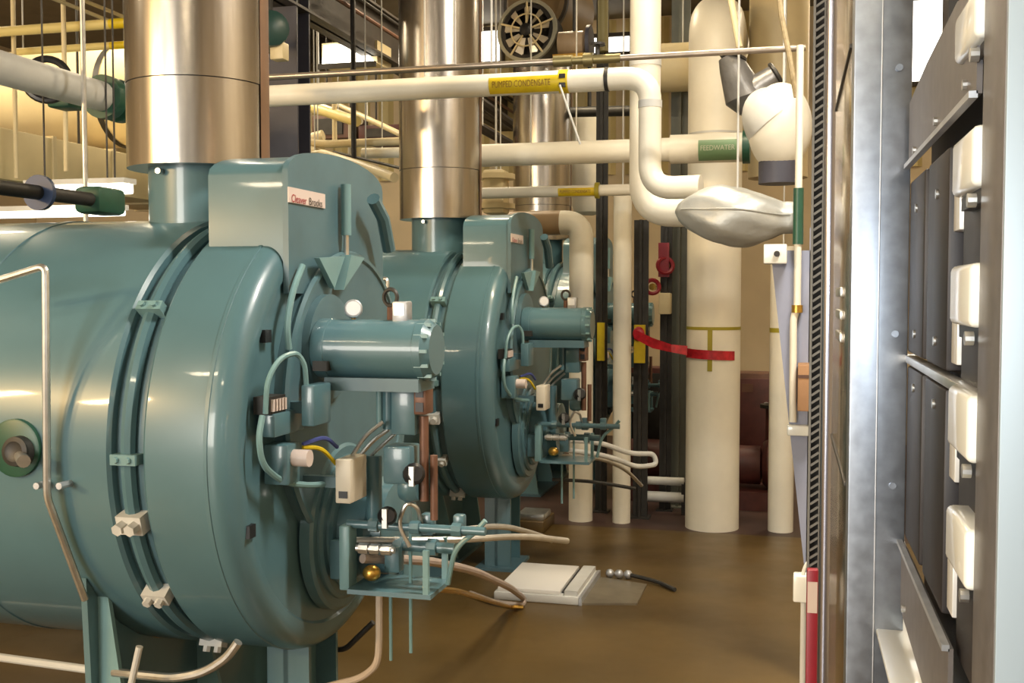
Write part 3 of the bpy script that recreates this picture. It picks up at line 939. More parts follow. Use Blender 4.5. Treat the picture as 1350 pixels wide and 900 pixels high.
for k in range(3):
    a = radians(-90 - 14 + 10 - 4 + k * 5)
    p_ = (xg + .2165 * cos(a), YE + .2165 * sin(a))
    mbt.v += [Vector((p_[0], p_[1], vt1)), Vector((p_[0], p_[1], vt0))]
mbt.f = [(0, 2, 3, 1), (2, 4, 5, 3)]
mbt.build('yellow_tape', OLIVE, pg)
xi = vpx(1031)
pi_ = pipe('white vertical pipe standing next to the slanted grey panel', [(xi, YE, at(1031, 325, YE).z), (xi, YE, 0)], .098, WHITE, 0)
band(pi_, (xi, YE, at(1031, 438, YE).z), (xi, YE, at(1031, 432, YE).z), .10, OLIVE, 'yellow_tape')
# cream elbow into the widest pipe
pk2 = pipe('short cream pipe joining the widest white pipe near the ceiling', [(at(872, 90, 9.2).x, 9.2, at(872, 90, 9.2).z), (at(925, 88, 9.2).x, 9.2, at(872, 90, 9.2).z)], .20, WHITE2, 0, n=30)
# broad hanging duct pipe behind the rope
YH = 9.6
xh = at(1026, 150, YH).x
ph = pipe('broad cream pipe dropping from the ceiling behind the white dome', [(xh, YH, CEIL), (xh, YH, at(1020, 235, YH).z)], .25, WHITE2, 0, n=36)

# red tape strung from post to pipe
ta, tb = at(836, 438, YE - .25), at(906, 462, YE - .24)
pts = [at(836, 440, YE - .22), at(860, 452, YE - .25), at(885, 459, YE - .27), at(906, 462, YE - .235)]
for k in range(10):
    a = radians(-160 + k * 13.5)
    pts.append(Vector((xg + .2225 * cos(a), YE + .2225 * sin(a), at(935, 466, YE - .2).z - .002 * k)))
mbt = MB()
vv = []
for i, p in enumerate(pts):
    n_ = Vector((0, -.008, 0))
    w_ = .036 * (1 + .2 * sin(i * 2.1) if i < 5 else 1)
    tw = .5 * sin(i * 1.7) * .03 if i < 4 else 0
    vv += [p + Vector((0, tw, -w_)), p + Vector((0, -tw, w_))]
mbt.add(vv, [(2 * i, 2 * i + 2, 2 * i + 3, 2 * i + 1) for i in range(len(pts) - 1)])
mbt.add([v + Vector((0, .003, 0)) for v in vv], [(2 * i, 2 * i + 2, 2 * i + 3, 2 * i + 1) for i in range(len(pts) - 1)])
mbt.build('barrier_tape', REDTAPE, None, 'red barrier tape strung from the yellow sleeve to the widest white pipe', 'tape')

def hang(root, spots, z_off=0.0):
    for p in spots:
        MB().cyl((p[0], p[1], p[2] + z_off), (p[0], p[1], CEIL), .006, n=6).build('hanger_rod', GREYW, root)


hang(pa, [(at(560, 100, YA).x, YA, za)], .06)
hang(pc, [(at(760, 100, YC).x, YC, zc_)], .08)
hang(pd, [(at(700, 100, YD).x, YD, zd)], .04)
hang(pe, [(at(660, 293, YE).x, YE, ze)], .09)
hang(pf_, [(xf, YE, at(820, 252, YE).z)], -.01)
hang(pi_, [(xi, YE, at(1031, 325, YE).z)], -.01)
hang(tp_, [(at(600, 80, YT).x, YT, zt0)], .012)
hang(tp2, [(at(640, 80, YT).x, YT + .12, zt0 + .02)], .01)
hang(pk2, [(at(900, 90, 9.2).x, 9.2, at(872, 90, 9.2).z)], .19)
hang(bl, [(c.x, yb, c.z)], .1)

# dark posts behind
def post(px, w, m, label, Y, top=None, cat='post', name='steel_post'):
    p = at(px, 450, Y)
    root = thing(name, (p.x, Y, 0), label, cat)
    zt_ = top if top else CEIL
    MB().box((p.x - w / 2, Y - .012, .012), (p.x + w / 2, Y + .012, zt_)).box((p.x - .012, Y - w / 2, .012), (p.x + .012, Y + w / 2, zt_)).build('shaft', m, root)
    MB().box((p.x - w * .7, Y - w * .7, 0), (p.x + w * .7, Y + w * .7, .012)).build('base_plate', m, root)
    return root


ps = post(793, .10, IRON, 'dark slim post with a yellow sleeve, between the two slim white pipes', 9.1)
q0, q1 = at(793, 425, 9.03), at(793, 475, 9.03)
MB().box((q0.x - .03, 8.99, q1.z), (q0.x + .03, 9.03, q0.z)).build('yellow_sleeve', YELLOW, ps)
ps = post(845, .12, IRON, 'dark post with yellow sleeve and red knot, where the red tape begins', 8.95, at(845, 290, 8.95).z)
q0, q1 = at(844, 428, 8.87), at(844, 478, 8.87)
MB().box((q0.x - .045, 8.83, q1.z), (q0.x + .045, 8.87, q0.z)).build('yellow_sleeve', YELLOW, ps)
MB().ball(at(842, 440, 8.82), .05, .03, .06, 10, 8).build('red_knot', REDTAPE, ps)
ps = post(878, .10, IRON, 'dark post with red valve wheels behind the red tape', 9.3, at(878, 290, 9.3).z)
for (px, py, s) in ((877, 350, .05), (860, 378, .045)):
    q = at(px, py, 9.2)
    MB().torus(q, (.3, -1, .2), s * 1.3, .018, 18, 6).build('red_wheel', RED, ps)
    MB().cyl(q, q + Vector((0, .1, 0)), .03, n=10).build('valve_stem', BRASS, ps)
q = at(877, 400, 9.2)
MB().bbox((q.x - .05, q.y - .05, q.z - .09), (q.x + .05, q.y + .05, q.z + .09), .01).build('valve_body', WHITE2, ps)
q0, q1 = at(873, 320, 9.22), at(873, 365, 9.22)
MB().box((q0.x - .03, 9.2, q1.z), (q0.x + .06, 9.24, q0.z)).build('red_sleeve', RED, ps)
ps = post(895, .16, mat('grey_green_steel', (.13, .14, .12), .5, noise=.1), 'grey-green steel post just left of the widest white pipe', 9.5)

# machines standing in the dark area behind the floor edge
def pump(px, Y, m, label, h=.9, w=.5):
    p = at(px, 600, Y)
    root = thing('pump', (p.x, Y, 0), label, 'pump')
    MB().box((p.x - w / 2, Y - .25, 0), (p.x + w / 2, Y + .25, .16)).build('base', m, root)
    MB().lathe([(-w * .4, .12), (-w * .38, .17), (w * .1, .17), (w * .12, .12), (w * .2, .10)], (p.x, Y, .36), 'X', 24).build('motor', m, root)
    MB().lathe([(-.09, .18), (-.05, .22), (.05, .22), (.09, .18)], (p.x + w * .32, Y, .38), 'X', 24).build('volute', m, root)
    MB().cyl((p.x + w * .32, Y, .5), (p.x + w * .32, Y, h), .07, n=14).build('outlet', m, root)
    MB().lathe([(0, .12), (.03, .12)], (p.x + w * .32, Y, h - .03), 'Z', 16).build('flange', IRON, root)
    return root


pump(868, 9.9, MAROON, 'dark maroon pump on the floor left of the widest white pipe', 1.15, .7)
pump(995, 9.7, MAROON, 'dark maroon pump on the floor right of the widest white pipe', .9, .5)
for (px, py0, py1, w, Y, m, lab, nm) in (
        (865, 485, 600, .62, 10.6, MAROON, 'maroon control cabinet behind the slim white pipe and red tape', 'cabinet'),
        (996, 492, 640, .42, 10.6, BROWN, 'brown framed cabinet right of the widest white pipe', 'cabinet')):
    p = at(px, py0, Y)
    root = thing(nm, (p.x, Y, 0), lab, 'cabinet')
    MB().bbox((p.x - w / 2, Y, 0), (p.x + w / 2, Y + .35, p.z), .01).build('body', m, root)
    MB().bbox((p.x - w / 2 + .04, Y - .02, .25), (p.x + w / 2 - .04, Y, p.z - .05), .008).build('door', IRON if m is MAROON else MAROON, root)
    MB().cyl((p.x + w * .25, Y - .05, p.z - .3), (p.x + w * .25, Y - .02, p.z - .3), .03, n=10).build('knob', ALU, root)
    MB().box((p.x - w * .3, Y - .026, p.z - .18), (p.x - w * .05, Y - .02, p.z - .1)).build('plate', BROWN, root)
# low frame with white bars
p = at(880, 645, 9.15)
fr_ = thing('pipe_stand', (p.x, 9.15, 0), 'low stand with two short white pipes near the floor, left of the widest pipe', 'pipe stand')
for (py, r) in ((634, .035), (655, .045)):
    q = at(880, py, 9.15)
    MB().cyl((p.x - .24, 9.15, q.z), (p.x + .14, 9.15, q.z), r, n=14).build('short_pipe', GREYW, fr_)
for xx in (-.2, .12):
    MB().box((p.x + xx, 9.12, 0), (p.x + xx + .03, 9.18, at(880, 634, 9.15).z)).build('upright', IRON, fr_)

# hoses coming from the second boiler's burner
def hose(pts, r, m, label, cat='hose', f=.2, name='hose'):
    return MB().tube(pts, r, 10, f, 8).build(name, m, None, label, cat)


hose([at(735, 580, 7.2), at(790, 582, 7.4), at(830, 598, 7.6), at(862, 598, 7.7), at(866, 612, 7.7), at(840, 616, 7.6), at(800, 600, 7.4), at(738, 592, 7.25)], .018, GREYW, 'looped pale hose sticking out past the slim white pipes')
hose([at(735, 600, 7.3), at(790, 603, 7.5), at(825, 618, 7.7), at(846, 640, 7.9)], .013, ALU, 'thin pale hose drooping below the looped hose')
hose([at(728, 632, 7.1), at(780, 634, 7.2), at(838, 644, 7.2)], .012, IRON, 'dark thin rod below the hoses of the second boiler', 'rod', name='rod')

# hoses and rods in front of the nearest boiler
hose([at(470, 712, 3.72), at(600, 712, 3.9), at(690, 706, 4.2), at(748, 713, 4.4)], .013, ALU, 'bright metal rod pointing right from the nearest burner', 'rod', .3, 'rod')
hose([at(610, 698, 4.0), at(660, 692, 4.2), at(700, 702, 4.4), at(728, 712, 4.5)], .012, ALU, 'short bright rod above the longer one at the nearest burner', 'rod', .2, 'rod')
hose([at(478, 736, 3.70), at(560, 738, 4.0), at(625, 752, 4.6), at(672, 774, 5.3), atz(690, 788, .03), atz(690, 798, .02), atz(655, 795, .02), atz(620, 782, .02)], .018, mat('pinkish_hose', (.42, .34, .29), .45, .3, noise=.1), 'pinkish grey hose curving from the nearest burner to the floor by the hatch')
hose([at(560, 776, 3.75), at(600, 778, 4.1), at(640, 790, 5.0), atz(672, 800, .02), atz(690, 800, .02)], .012, BRASS, 'thin brassy tube running down to the floor below the pinkish hose', 'tube', .2, 'tube')

# floor hatch
K = [atz(692, 742, .07), atz(784, 742, .07), atz(752, 782, .07), atz(652, 774, .07)]
x0, x1 = K[3].x + .02, K[2].x + .03
y0, y1 = K[3].y, K[0].y
ht = thing('floor_hatch', ((x0 + x1) / 2, y0, 0), 'white sheet lying on a low grey floor tray beneath the second boiler', 'hatch')
MB().bbox((x0 - .02, y0 - .02, 0), (x1 + .02, y1 + .02, .05), .008).build('frame', GREYW, ht)
bd = MB().bbox((x0, y0, .05), (x1 - .1, y1, .075), .004).build('white_sheet', PAPER, ht)
MB().box((x1 - .07, y0, .05), (x1 + .01, y1, .08)).build('edge_strip', GREYW, ht)
MB().box((x1 - .098, y0 + .05, .05), (x1 - .072, y1, .056)).build('slot', BLACK, ht)
MB().prism([(x1 + .02, y0 - .02, 0), (x1 + .02, y1 + .02, 0), (x1 + .02, y1 + .02, .05), (x1 + .02, y0 - .02, .05)], (.02, 0, 0)).build('lip', GALV, ht)
MB().prism([(x1 + .04, y0, .0), (x1 + .36, y0 + .08, .0), (x1 + .36, y1 - .1, .0), (x1 + .04, y1, .0)], (0, 0, .012)).build('side_plate', mat('worn_grey_plate', (.20, .17, .12), .35, .3, noise=.2, nscale=6), ht)
for k in range(3):
    MB().ball((x1 + .1 + .06 * k, y1 + .03, .03), .03, .03, .03, 10, 6).build('hinge_knuckle', GALV, ht)
MB().tube([(x1 + .24, y1 + .02, .03), (x1 + .42, y1 - .05, .02), (x1 + .55, y1 - .2, .015)], .014, 8, .1).build('handle', IRON, ht)
kb = thing('drain_kerb', (atz(690, 690, 0).x, atz(690, 690, 0).y, 0), 'low ochre kerb with a shiny lid, on the floor under the second boiler', 'kerb')
a, b = atz(660, 700, 0), atz(720, 700, 0)
MB().bbox((a.x, a.y, 0), (b.x, a.y + .4, .09), .01).build('block', FLOORM, kb)
MB().bbox((a.x + .12, a.y + .04, .09), (a.x + .34, a.y + .3, .14), .01).build('lid', ALU, kb)

# drains below the nearest boiler
hose([at(430, 905, 3.9), at(478, 893, 3.85), at(498, 875, 3.8), at(500, 845, 3.8), at(500, 772, 3.8)], .014, mat('beige_drain', (.52, .42, .32), .45), 'beige drain pipe bending down below the nearest burner', 'pipe', .06, 'drain_pipe')
hose([at(415, 856, 4.2), at(455, 856, 4.2), at(492, 820, 4.2)], .012, IRON, 'dark bent pipe under the front of the nearest boiler', 'pipe', .03, 'drain_pipe')
hose([at(150, 886, 3.35), at(230, 894, 3.3), at(270, 886, 3.3), at(300, 866, 3.3), at(314, 846, 3.3)], .016, ALU, 'curved pale conduit under the nearest boiler beside its saddle', 'conduit', .12, 'conduit')
hose([at(-30, 862, 3.5), at(116, 882, 3.5)], .016, GREYW, 'pale pipe running to the saddle of the nearest boiler', 'pipe', 0, 'pipe')
hose([at(184, 852, 3.2), at(160, 960, 3.2)], .012, GREYW, 'short pale stub pipe right of the saddle of the nearest boiler', 'pipe', 0, 'pipe')

# ------------------------------------------------------------------ left background
XD = -5.6
ztop = atx(60, 180, XD).z
zbot = atx(60, 244, XD).z
yd0, yd1 = 5.8, 10.4
du = thing('air_duct', (XD, 8, zbot), 'long beige duct running away behind the nearest boiler on the left', 'duct')
for k in range(6):
    ya, yb2 = yd0 + k * .77, yd0 + (k + 1) * .77
    MB().bbox((XD - .8, ya + .006, zbot), (XD, yb2 - .006, ztop), .008).build('duct_section', BEIGE, du)
    MB().box((XD - .82, yb2 - .02, zbot - .015), (XD + .015, yb2 + .02, ztop + .015)).build('duct_flange', WHITE2, du)
for y in (6.2, 8.2, 10.0):
    MB().cyl((XD - .4, y, ztop), (XD - .4, y, CEIL), .012, n=6).build('hanger_rod', IRON, du)
# hanging strip lamps seen under the duct
def striplamp(px0, px1, py, Y, label, w=.10):
    a, b = at(px0, py, Y), at(px1, py, Y)
    root = thing('strip_lamp', ((a.x + b.x) / 2, Y, a.z), label, 'lamp')
    MB().box((a.x, Y - .06, a.z + w / 2), (b.x, Y + .06, a.z + w / 2 + .03)).build('housing', GREYW, root)
    MB().bbox((a.x + .01, Y - .05, a.z - w / 2), (b.x - .01, Y + .05, a.z + w / 2), .01).build('diffuser', TUBE, root)
    for x_ in (a.x + .1, b.x - .1):
        MB().cyl((x_, Y, a.z + w / 2 + .03), (x_, Y, CEIL), .006, n=6).build('hanger', IRON, root)
    return root


striplamp(40, 172, 252, 5.45, 'upper long strip lamp glowing white left of the nearest stack', .055)
striplamp(-25, 162, 284, 5.6, 'lower long strip lamp glowing white just above the nearest boiler', .034)
# white pipe along the depth on the left
XW = -4.0
zw = atx(60, 106, XW).z
pw = pipe('thick grey-white pipe running away at the upper left', [(XW, 4.2, zw), (XW, atx(150, 130, XW).y, zw)], .088, GREYW, 0)
yv = atx(140, 125, XW).y
band(pw, (XW, yv - .05, zw), (XW, yv + .03, zw), .13, GREEN, 'flange')
band(pw, (XW, yv + .1, zw), (XW, yv + .16, zw), .13, GREEN, 'flange')
pipe('dull brown pipe continuing behind the thick grey-white pipe', [(XW, yv + .16, zw - .02), (XW, 9.5, zw - .02)], .10, WHITE2, 0)
# gate valve with hand wheel behind that pipe
q = at(62, 105, 5.6)
gv = thing('gate_valve', (q.x, q.y, q.z - .2), 'black valve with a round hand wheel behind the thick grey-white pipe', 'valve')
MB().torus(q, (.5, -1, .1), .125, .022, 28, 8).build('hand_wheel', BLACK, gv)
for k in range(4):
    a = pi / 2 * k + .5
    MB().cyl(q, q + Vector((cos(a) * .11, cos(a) * .055, sin(a) * .11)), .012, n=6).build('spoke', BLACK, gv)
MB().cyl(q, q + Vector((-.1, .25, -.02)), .025, n=10).build('stem', IRON, gv)
MB().bbox((q.x - .18, q.y + .22, q.z - .12), (q.x - .02, q.y + .4, q.z + .08), .02).build('valve_body', GREEN, gv)
for (px0, py0, px1, py1, r, Y, lab) in ((-30, 44, 168, 30, .034, 6.6, 'upper yellow-cream pipe at the top left beside the nearest stack'),
                                       (22, 69, 168, 58, .026, 6.9, 'lower yellow-cream pipe at the top left beside the nearest stack')):
    a, b = at(px0, py0, Y), at(px1, py1, Y)
    pz = (a.z + b.z) / 2
    pq = pipe(lab, [(a.x, Y, pz), (b.x + .6, Y, pz)], r, mat('yellow_cream_jacket', (.66, .55, .22), .4), 0)
    e = at(146, 40, Y).x
    band(pq, (e, Y, pz), (e + .12, Y, pz), r * 1.04, YELLOW, 'yellow_band')
    hang(pq, [(at(30, 40, Y).x, Y, pz), (b.x + .4, Y, pz)], r * .9)
hr = pipe('slender vertical pipe standing left of the nearest stack', [(at(110, 100, 5.2).x, 5.2, CEIL), (at(110, 100, 5.2).x, 5.2, 0)], .014, ALU, 0, n=10)
for (px, Y, lab) in ((86, 6.4, 'thin tan vertical pipe behind the duct at the far left'), (20, 6.7, 'thin pale vertical pipe at the left edge of the picture')):
    pipe(lab, [(at(px, 150, Y).x, Y, CEIL), (at(px, 150, Y).x, Y, 2.7)], .016, WHITE2, 0, n=10)
# dark pipe with blue flange above the nearest boiler
XB = -3.5
zb2 = atx(60, 255, XB).z
dk = pipe('dark iron pipe with a blue flange, lying just above the nearest boiler', [(XB, 3.9, zb2), (XB, atx(120, 268, XB).y, zb2)], .035, IRON, 0)
yf = atx(52, 255, XB).y
band(dk, (XB, yf - .012, zb2), (XB, yf + .012, zb2), .085, mat('blue_valve_paint', (.04, .07, .16), .4), 'flange')
y2 = atx(140, 272, XB).y
MB().bbox((XB - .1, atx(118, 268, XB).y, zb2 - .07), (XB + .06, y2 + .1, zb2 + .07), .03).build('valve_body', GREEN, dk)
for (a, b, lab) in (((60, -6), (168, 28), 'upper thin conduit slanting at the top left'), ((85, -10), (172, 22), 'lower thin conduit slanting at the top left')):
    X_ = -4.6
    z_ = atx(a[0], a[1], X_).z
    pipe(lab, [(X_, 4.5, z_), (X_, 9.5, z_)], .014, WHITE2, 0, n=8)
# brown tank bodies under the ceiling at the left, behind the pipes
tk = thing('storage_tank', (-7.2, 9.2, 3.2), 'tan tank lying high behind the pipes at the upper left', 'tank')
MB().lathe([(-1.6, .02), (-1.55, .3), (-1.4, .48), (1.4, .48), (1.55, .3), (1.6, .02)], (-7.2, 9.2, 3.75), 'X', 40).build('shell', BEIGE, tk)
for xx in (-8.2, -6.2):
    MB().cyl((xx, 9.2, 4.2), (xx, 9.2, CEIL), .02, n=8).build('hanger', IRON, tk)
    MB().lathe([(-.03, .49), (.03, .49)], (xx, 9.2, 3.75), 'X', 40, cap=False).build('strap', IRON, tk)

# ------------------------------------------------------------------ between the stacks
lf = thing('skylight_lamp', (at(455, 70, 9.2).x, 9.2, at(455, 70, 9.2).z), 'bright wide lamp under the dark beam between the two nearest stacks', 'lamp')
a, b = at(424, 60, 9.2), at(492, 82, 9.2)
MB().prism([(a.x, 9.2, b.z), (b.x, 9.2, b.z), (b.x - .12, 9.2, a.z), (a.x + .02, 9.2, a.z)], (0, .05, 0)).build('lens', TUBE, lf)
MB().box((a.x - .03, 9.17, b.z - .04), (b.x + .03, 9.2, b.z + .005)).build('front_edge', IRON, lf)
MB().box((a.x - .02, 9.25, b.z), (b.x + .02, 9.6, a.z + .03)).build('housing', WHITE2, lf)
for xx in (a.x + .08, b.x - .08):
    MB().cyl((xx, 9.45, b.z + .2), (xx, 9.45, CEIL), .008, n=6).build('hanger', IRON, lf)
rows = (
    ([(408, 188, 8.6), (430, 190, 8.6), (530, 186, 8.6)], .034, WHITE2, 'upper cream pipe crossing between the two nearest stacks'),
    ([(412, 182, 9.3), (426, 178, 9.3)], .05, WHITE2, 'short tan pipe stub right of the steel column'),
    ([(478, 202, 8.8), (530, 201, 8.8)], .045, WHITE, 'short thick pale pipe left of the middle stack'),
    ([(405, 206, 8.4), (425, 202, 8.4), (476, 218, 7.6), (520, 234, 7.2)], .035, WHITE2, 'cream pipe slanting behind the hood of the nearest boiler'),
    ([(440, 200, 8.9), (530, 222, 8.0)], .012, IRON, 'thin dark rod slanting behind the cream pipes'),
    ([(404, 140, 9.4), (438, 150, 9.0), (470, 160, 8.6)], .045, mat('yellow_cream_jacket', (.66, .55, .22), .4), 'yellow pipe slanting beneath the long white pipe by the column'),
    ([(420, 138, 10.2), (475, 160, 9.2)], .03, WHITE, 'thin pale pipe slanting beside the yellow slanting pipe'),
    ([(446, 138, 10.4), (530, 178, 8.8)], .026, WHITE2, 'thin cream pipe slanting down toward the middle stack'),
)
for (pts, r, m, lab) in rows:
    hang(pipe(lab, [at(*p) for p in pts], r, m, .06, n=12), [at(*pts[0]).lerp(at(*pts[1]), .5)], r * .8)
for (px, y0, y1, r, m, Y, lab) in ((466, 138, 225, .022, IRON, 8.3, 'dark vertical rod right of the steel column'),
                                   (441, 152, 186, .022, WHITE2, 8.95, 'short cream vertical pipe between the stacks, under the yellow pipe'),
                                   (462, 165, 215, .02, GREYW, 8.75, 'short grey vertical pipe beside the dark rod'),
                                   (408, 145, 200, .025, WHITE2, 9.6, 'cream vertical pipe right beside the steel column')):
    a, b = at(px, y0, Y), at(px, y1, Y)
    pipe(lab, [(a.x, Y, CEIL if m is IRON else a.z + .1), (a.x, Y, b.z)], r, m, 0, n=10)
for (x0, y0, x1, y1, Y, m, lab) in ((418, 152, 450, 182, 10.5, BROWN, 'brown box unit far behind the pipes right of the column'),
                                    (484, 165, 520, 185, 10.5, MAROON, 'maroon box unit far behind the pipes left of the middle stack')):
    a, b = at(x0, y0, Y), at(x1, y1, Y)
    rt_ = thing('air_handler', ((a.x + b.x) / 2, Y, b.z), lab, 'machine')
    MB().bbox((a.x - .1, Y, b.z), (b.x + .1, Y + .5, a.z), .01).build('casing', m, rt_)
    MB().box((a.x - .02, Y - .02, b.z + .04), (b.x + .02, Y, a.z - .04)).build('grille', IRON, rt_)
    for xx in (a.x, b.x):
        MB().cyl((xx, Y + .25, a.z), (xx, Y + .25, CEIL), .01, n=6).build('hanger', IRON, rt_)
fan2 = thing('green_motor', at(362, 42, 6.9), 'dark green motor hanging left of the steel column, beside the nearest stack', 'motor')
q = at(356, 42, 6.9)
MB().lathe([(-.16, .05), (-.15, .12), (.12, .12), (.16, .06)], q, (.5, -.8, 0), 20).build('casing', mat('bottle_green', (.015, .05, .045), .4), fan2)
MB().cyl(q, (q.x, q.y, CEIL), .02, n=8).build('hanger', IRON, fan2)
MB().bbox((q.x + .02, q.y - .05, q.z - .2), (q.x + .12, q.y + .05, q.z - .08), .01).build('terminal_box', WHITE2, fan2)

# round fan
fc_ = at(697, 42, 8.6)
fan = thing('unit_fan', (fc_.x, fc_.y, fc_.z - .28), 'round fan with dark rim and bright blades hanging above the bare pipe', 'fan')
axd = Vector((-.12, -1, .06)).normalized()
MB().lathe([(0, .235), (.02, .255), (.05, .255), (.05, .225), (.0, .225)], fc_, axd, 40, cap=False).build('rim', mat('pale_rim', (.34, .34, .28), .4, .4), fan)
MB().lathe([(-.22, .20), (-.22, .225), (.03, .228), (.03, .19), (-.2, .19)], fc_, axd, 40).build('drum', BLACK, fan)
u = axd.cross(Vector((0, 0, 1))).normalized(); w_ = u.cross(axd)
for k in range(9):
    a = 2 * pi * k / 9
    da, db = u * cos(a) + w_ * sin(a), u * cos(a + .33) + w_ * sin(a + .33)
    P = [fc_ + da * .06 + axd * .035, fc_ + da * .20 + axd * .02, fc_ + db * .19 + axd * .05, fc_ + db * .07 + axd * .05]
    MB().prism(P, axd * .006).build('blade', mat('bright_blade', (.72, .66, .55), .3, .6), fan)
for k in range(5):
    a = 2 * pi * k / 5 + .3
    MB().cyl(fc_ + axd * .06, fc_ + (u * cos(a) + w_ * sin(a)) * .235 + axd * .045, .009, n=6).build('guard_bar', WHITE2, fan)
MB().lathe([(.03, .055), (.08, .05), (.09, .03)], fc_, axd, 18).build('hub', BLACK, fan)
MB().torus(fc_ + axd * .06, axd, .13, .007, 28, 6).build('guard_ring', WHITE2, fan)
MB().cyl(fc_ + Vector((.0, .15, .2)), (fc_.x, fc_.y + .15, CEIL), .015, n=8).build('hanger', IRON, fan)
dc = at(724, 12, 9.4)
dr = thing('blower_drum', (dc.x, dc.y, dc.z - .3), 'brown rounded blower casing behind the round fan', 'blower')
MB().lathe([(-.3, .30), (.25, .30), (.30, .25)], dc, (-.25, -1, 0), 36).build('casing', mat('brown_casing', (.15, .10, .045), .45, noise=.1), dr)
MB().lathe([(.24, .31), (.27, .31)], dc, (-.25, -1, 0), 36).build('casing_band', BEAM, dr)
MB().cyl(dc, (dc.x, dc.y, CEIL), .02, n=8).build('hanger', IRON, dr)
q = at(757, 58, 8.6)
gm = thing('gear_motor', (q.x, q.y, q.z - .12), 'cream and grey gear motor sitting right of the round fan', 'motor')
MB().lathe([(-.13, .07), (-.12, .10), (.08, .10), (.11, .06)], q, 'X', 20).build('body', mat('tan_motor_paint', (.38, .28, .18), .45, noise=.15), gm)
MB().lathe([(.11, .14), (.14, .14)], q, 'X', 24).build('flange', DSTEEL, gm)
MB().box((q.x - .16, q.y - .08, q.z - .13), (q.x + .14, q.y + .08, q.z - .09)).build('foot', BRASS, gm)
MB().cyl((q.x, q.y, q.z + .09), (q.x, q.y, CEIL), .014, n=8).build('hanger', IRON, gm)
vp = at(795, 30, 9.0)
pipe('olive vertical pipe right of the round fan, near the top', [(vp.x, 9.0, CEIL), (vp.x, 9.0, at(795, 68, 9.0).z)], .045, mat('olive_jacket', (.26, .23, .10), .5), 0, n=16)
# light cylinder tank behind the level pipes
q = at(777, 152, 10.8)
wt = thing('expansion_tank', (q.x, 10.8, at(777, 190, 10.8).z - .4), 'cream upright tank behind the thick cream pipe, right of the narrowest stack', 'tank')
zt_ = q.z
MB().lathe([(-1.0, .05), (-.97, .15), (-.9, .18), (-.03, .18), (0, .14), (.015, .02)], (q.x, 10.8, zt_), 'Z', 32).build('shell', WHITE, wt)
MB().cyl((q.x, 10.8, zt_), (q.x, 10.8, CEIL), .02, n=8).build('hanger', IRON, wt)
# pull rod
pipe('thin slanting rod hanging from the yellow label of the long white pipe', [at(738, 112, YA - .09), at(765, 190, YA - .09)], .006, GREYW, 0, n=6)
pipe('dark level pipe above the cream upright tank', [at(740, 148, 10.3), at(835, 146, 10.3)], .05, IRON, 0, n=12)
for (px0, py0, px1, py1, lab) in ((628, 130, 690, 175, 'upper dark strut slanting between the two far stacks'), (628, 165, 690, 200, 'lower dark strut slanting between the two far stacks')):
    hang(pipe(lab, [at(px0, py0, 10.2), at(px1, py1, 11.6)], .05, BEAM, 0, n=8), [at(px0, py0, 10.2) + Vector((.05, .05, 0))])
q0, q1 = at(640, 225, 8.2), at(668, 282, 8.2)
vb = thing('flanged_valve', ((q0.x + q1.x) / 2, 8.2, q1.z), 'cream flanged valve beside the middle stack, under the thick pipe', 'valve')
MB().bbox((q0.x, 8.11, q1.z), (q1.x, 8.29, q0.z), .02).build('valve_body', WHITE2, vb)
MB().cyl(((q0.x + q1.x) / 2, 8.2, q0.z - .01), ((q0.x + q1.x) / 2, 8.2, CEIL), .008, n=6).build('hanger_rod', GREYW, vb)
MB().lathe([(-.02, .15), (.02, .15)], ((q0.x + q1.x) / 2, 8.2, q1.z + .06), 'Z', 20).build('flange', WHITE2, vb)
MB().lathe([(-.02, .15), (.02, .15)], ((q0.x + q1.x) / 2, 8.2, q0.z - .05), 'Z', 20).build('flange', WHITE2, vb)

# ------------------------------------------------------------------ white dome and blanket valve right
yq = 6.6
q = at(1028, 168, yq)
dm = thing('dome_elbow', (q.x, q.y, q.z - .28), 'round white insulated dome in front of the broad cream pipe', 'pipe fitting')
MB().ball(q, .185, .2, .26, 32, 20).build('dome', WHITE, dm)
capm = MB()
n = 24
vv, ff = [], []
for j in range(9):
    t = radians(10 + 80 * j / 8)
    for i in range(n):
        a = 2 * pi * i / n
        vv.append(q + Matrix.Rotation(radians(-38), 3, 'Y') @ Vector((.19 * cos(t) * cos(a) * .99, .206 * cos(t) * sin(a), .262 * sin(t))))
for j in range(8):
    for i in range(n):
        ff.append((j * n + i, j * n + (i + 1) % n, (j + 1) * n + (i + 1) % n, (j + 1) * n + i))
MB().add(vv, ff).build('grey_cap', GREYW, dm)
MB().cyl(q + Vector((0, 0, -.2)), q + Vector((0, 0, -.33)), .12, n=24).build('lower_neck', DSTEEL, dm)
MB().cyl(q + Vector((.02, .1, .2)), (q.x + .02, q.y + .1, CEIL), .008, n=6).build('hanger_rod', GREYW, dm)
q = at(985, 110, 6.9)
bv = thing('wrapped_valve', (q.x, q.y, q.z - .18), 'grey wrapped valve with two arms above the white dome', 'valve')
P0, P1, P2 = at(966, 88, 6.9), at(984, 130, 6.9), at(1024, 100, 6.9)
DB = mat('grey_foil_wrap', (.17, .165, .16), .38, .4, noise=.15, nscale=8, bump=.4, bscale=10)
MB().tube([P0 + Vector((-.02, 0, .06)), P0, P1, P1 + Vector((0, 0, -.1))], [.07, .085, .13, .04], 18).build('main_wrap', DB, bv)
MB().tube([P1, P1.lerp(P2, .6), P2], [.12, .09, .075], 18).build('side_wrap', DB, bv)
MB().torus(P0 + Vector((0, 0, .06)), (.3, .1, 1), .075, .014, 20, 6).build('clamp', IRON, bv)
MB().torus(P2, (1, 0, .6), .08, .014, 20, 6).build('clamp', IRON, bv)
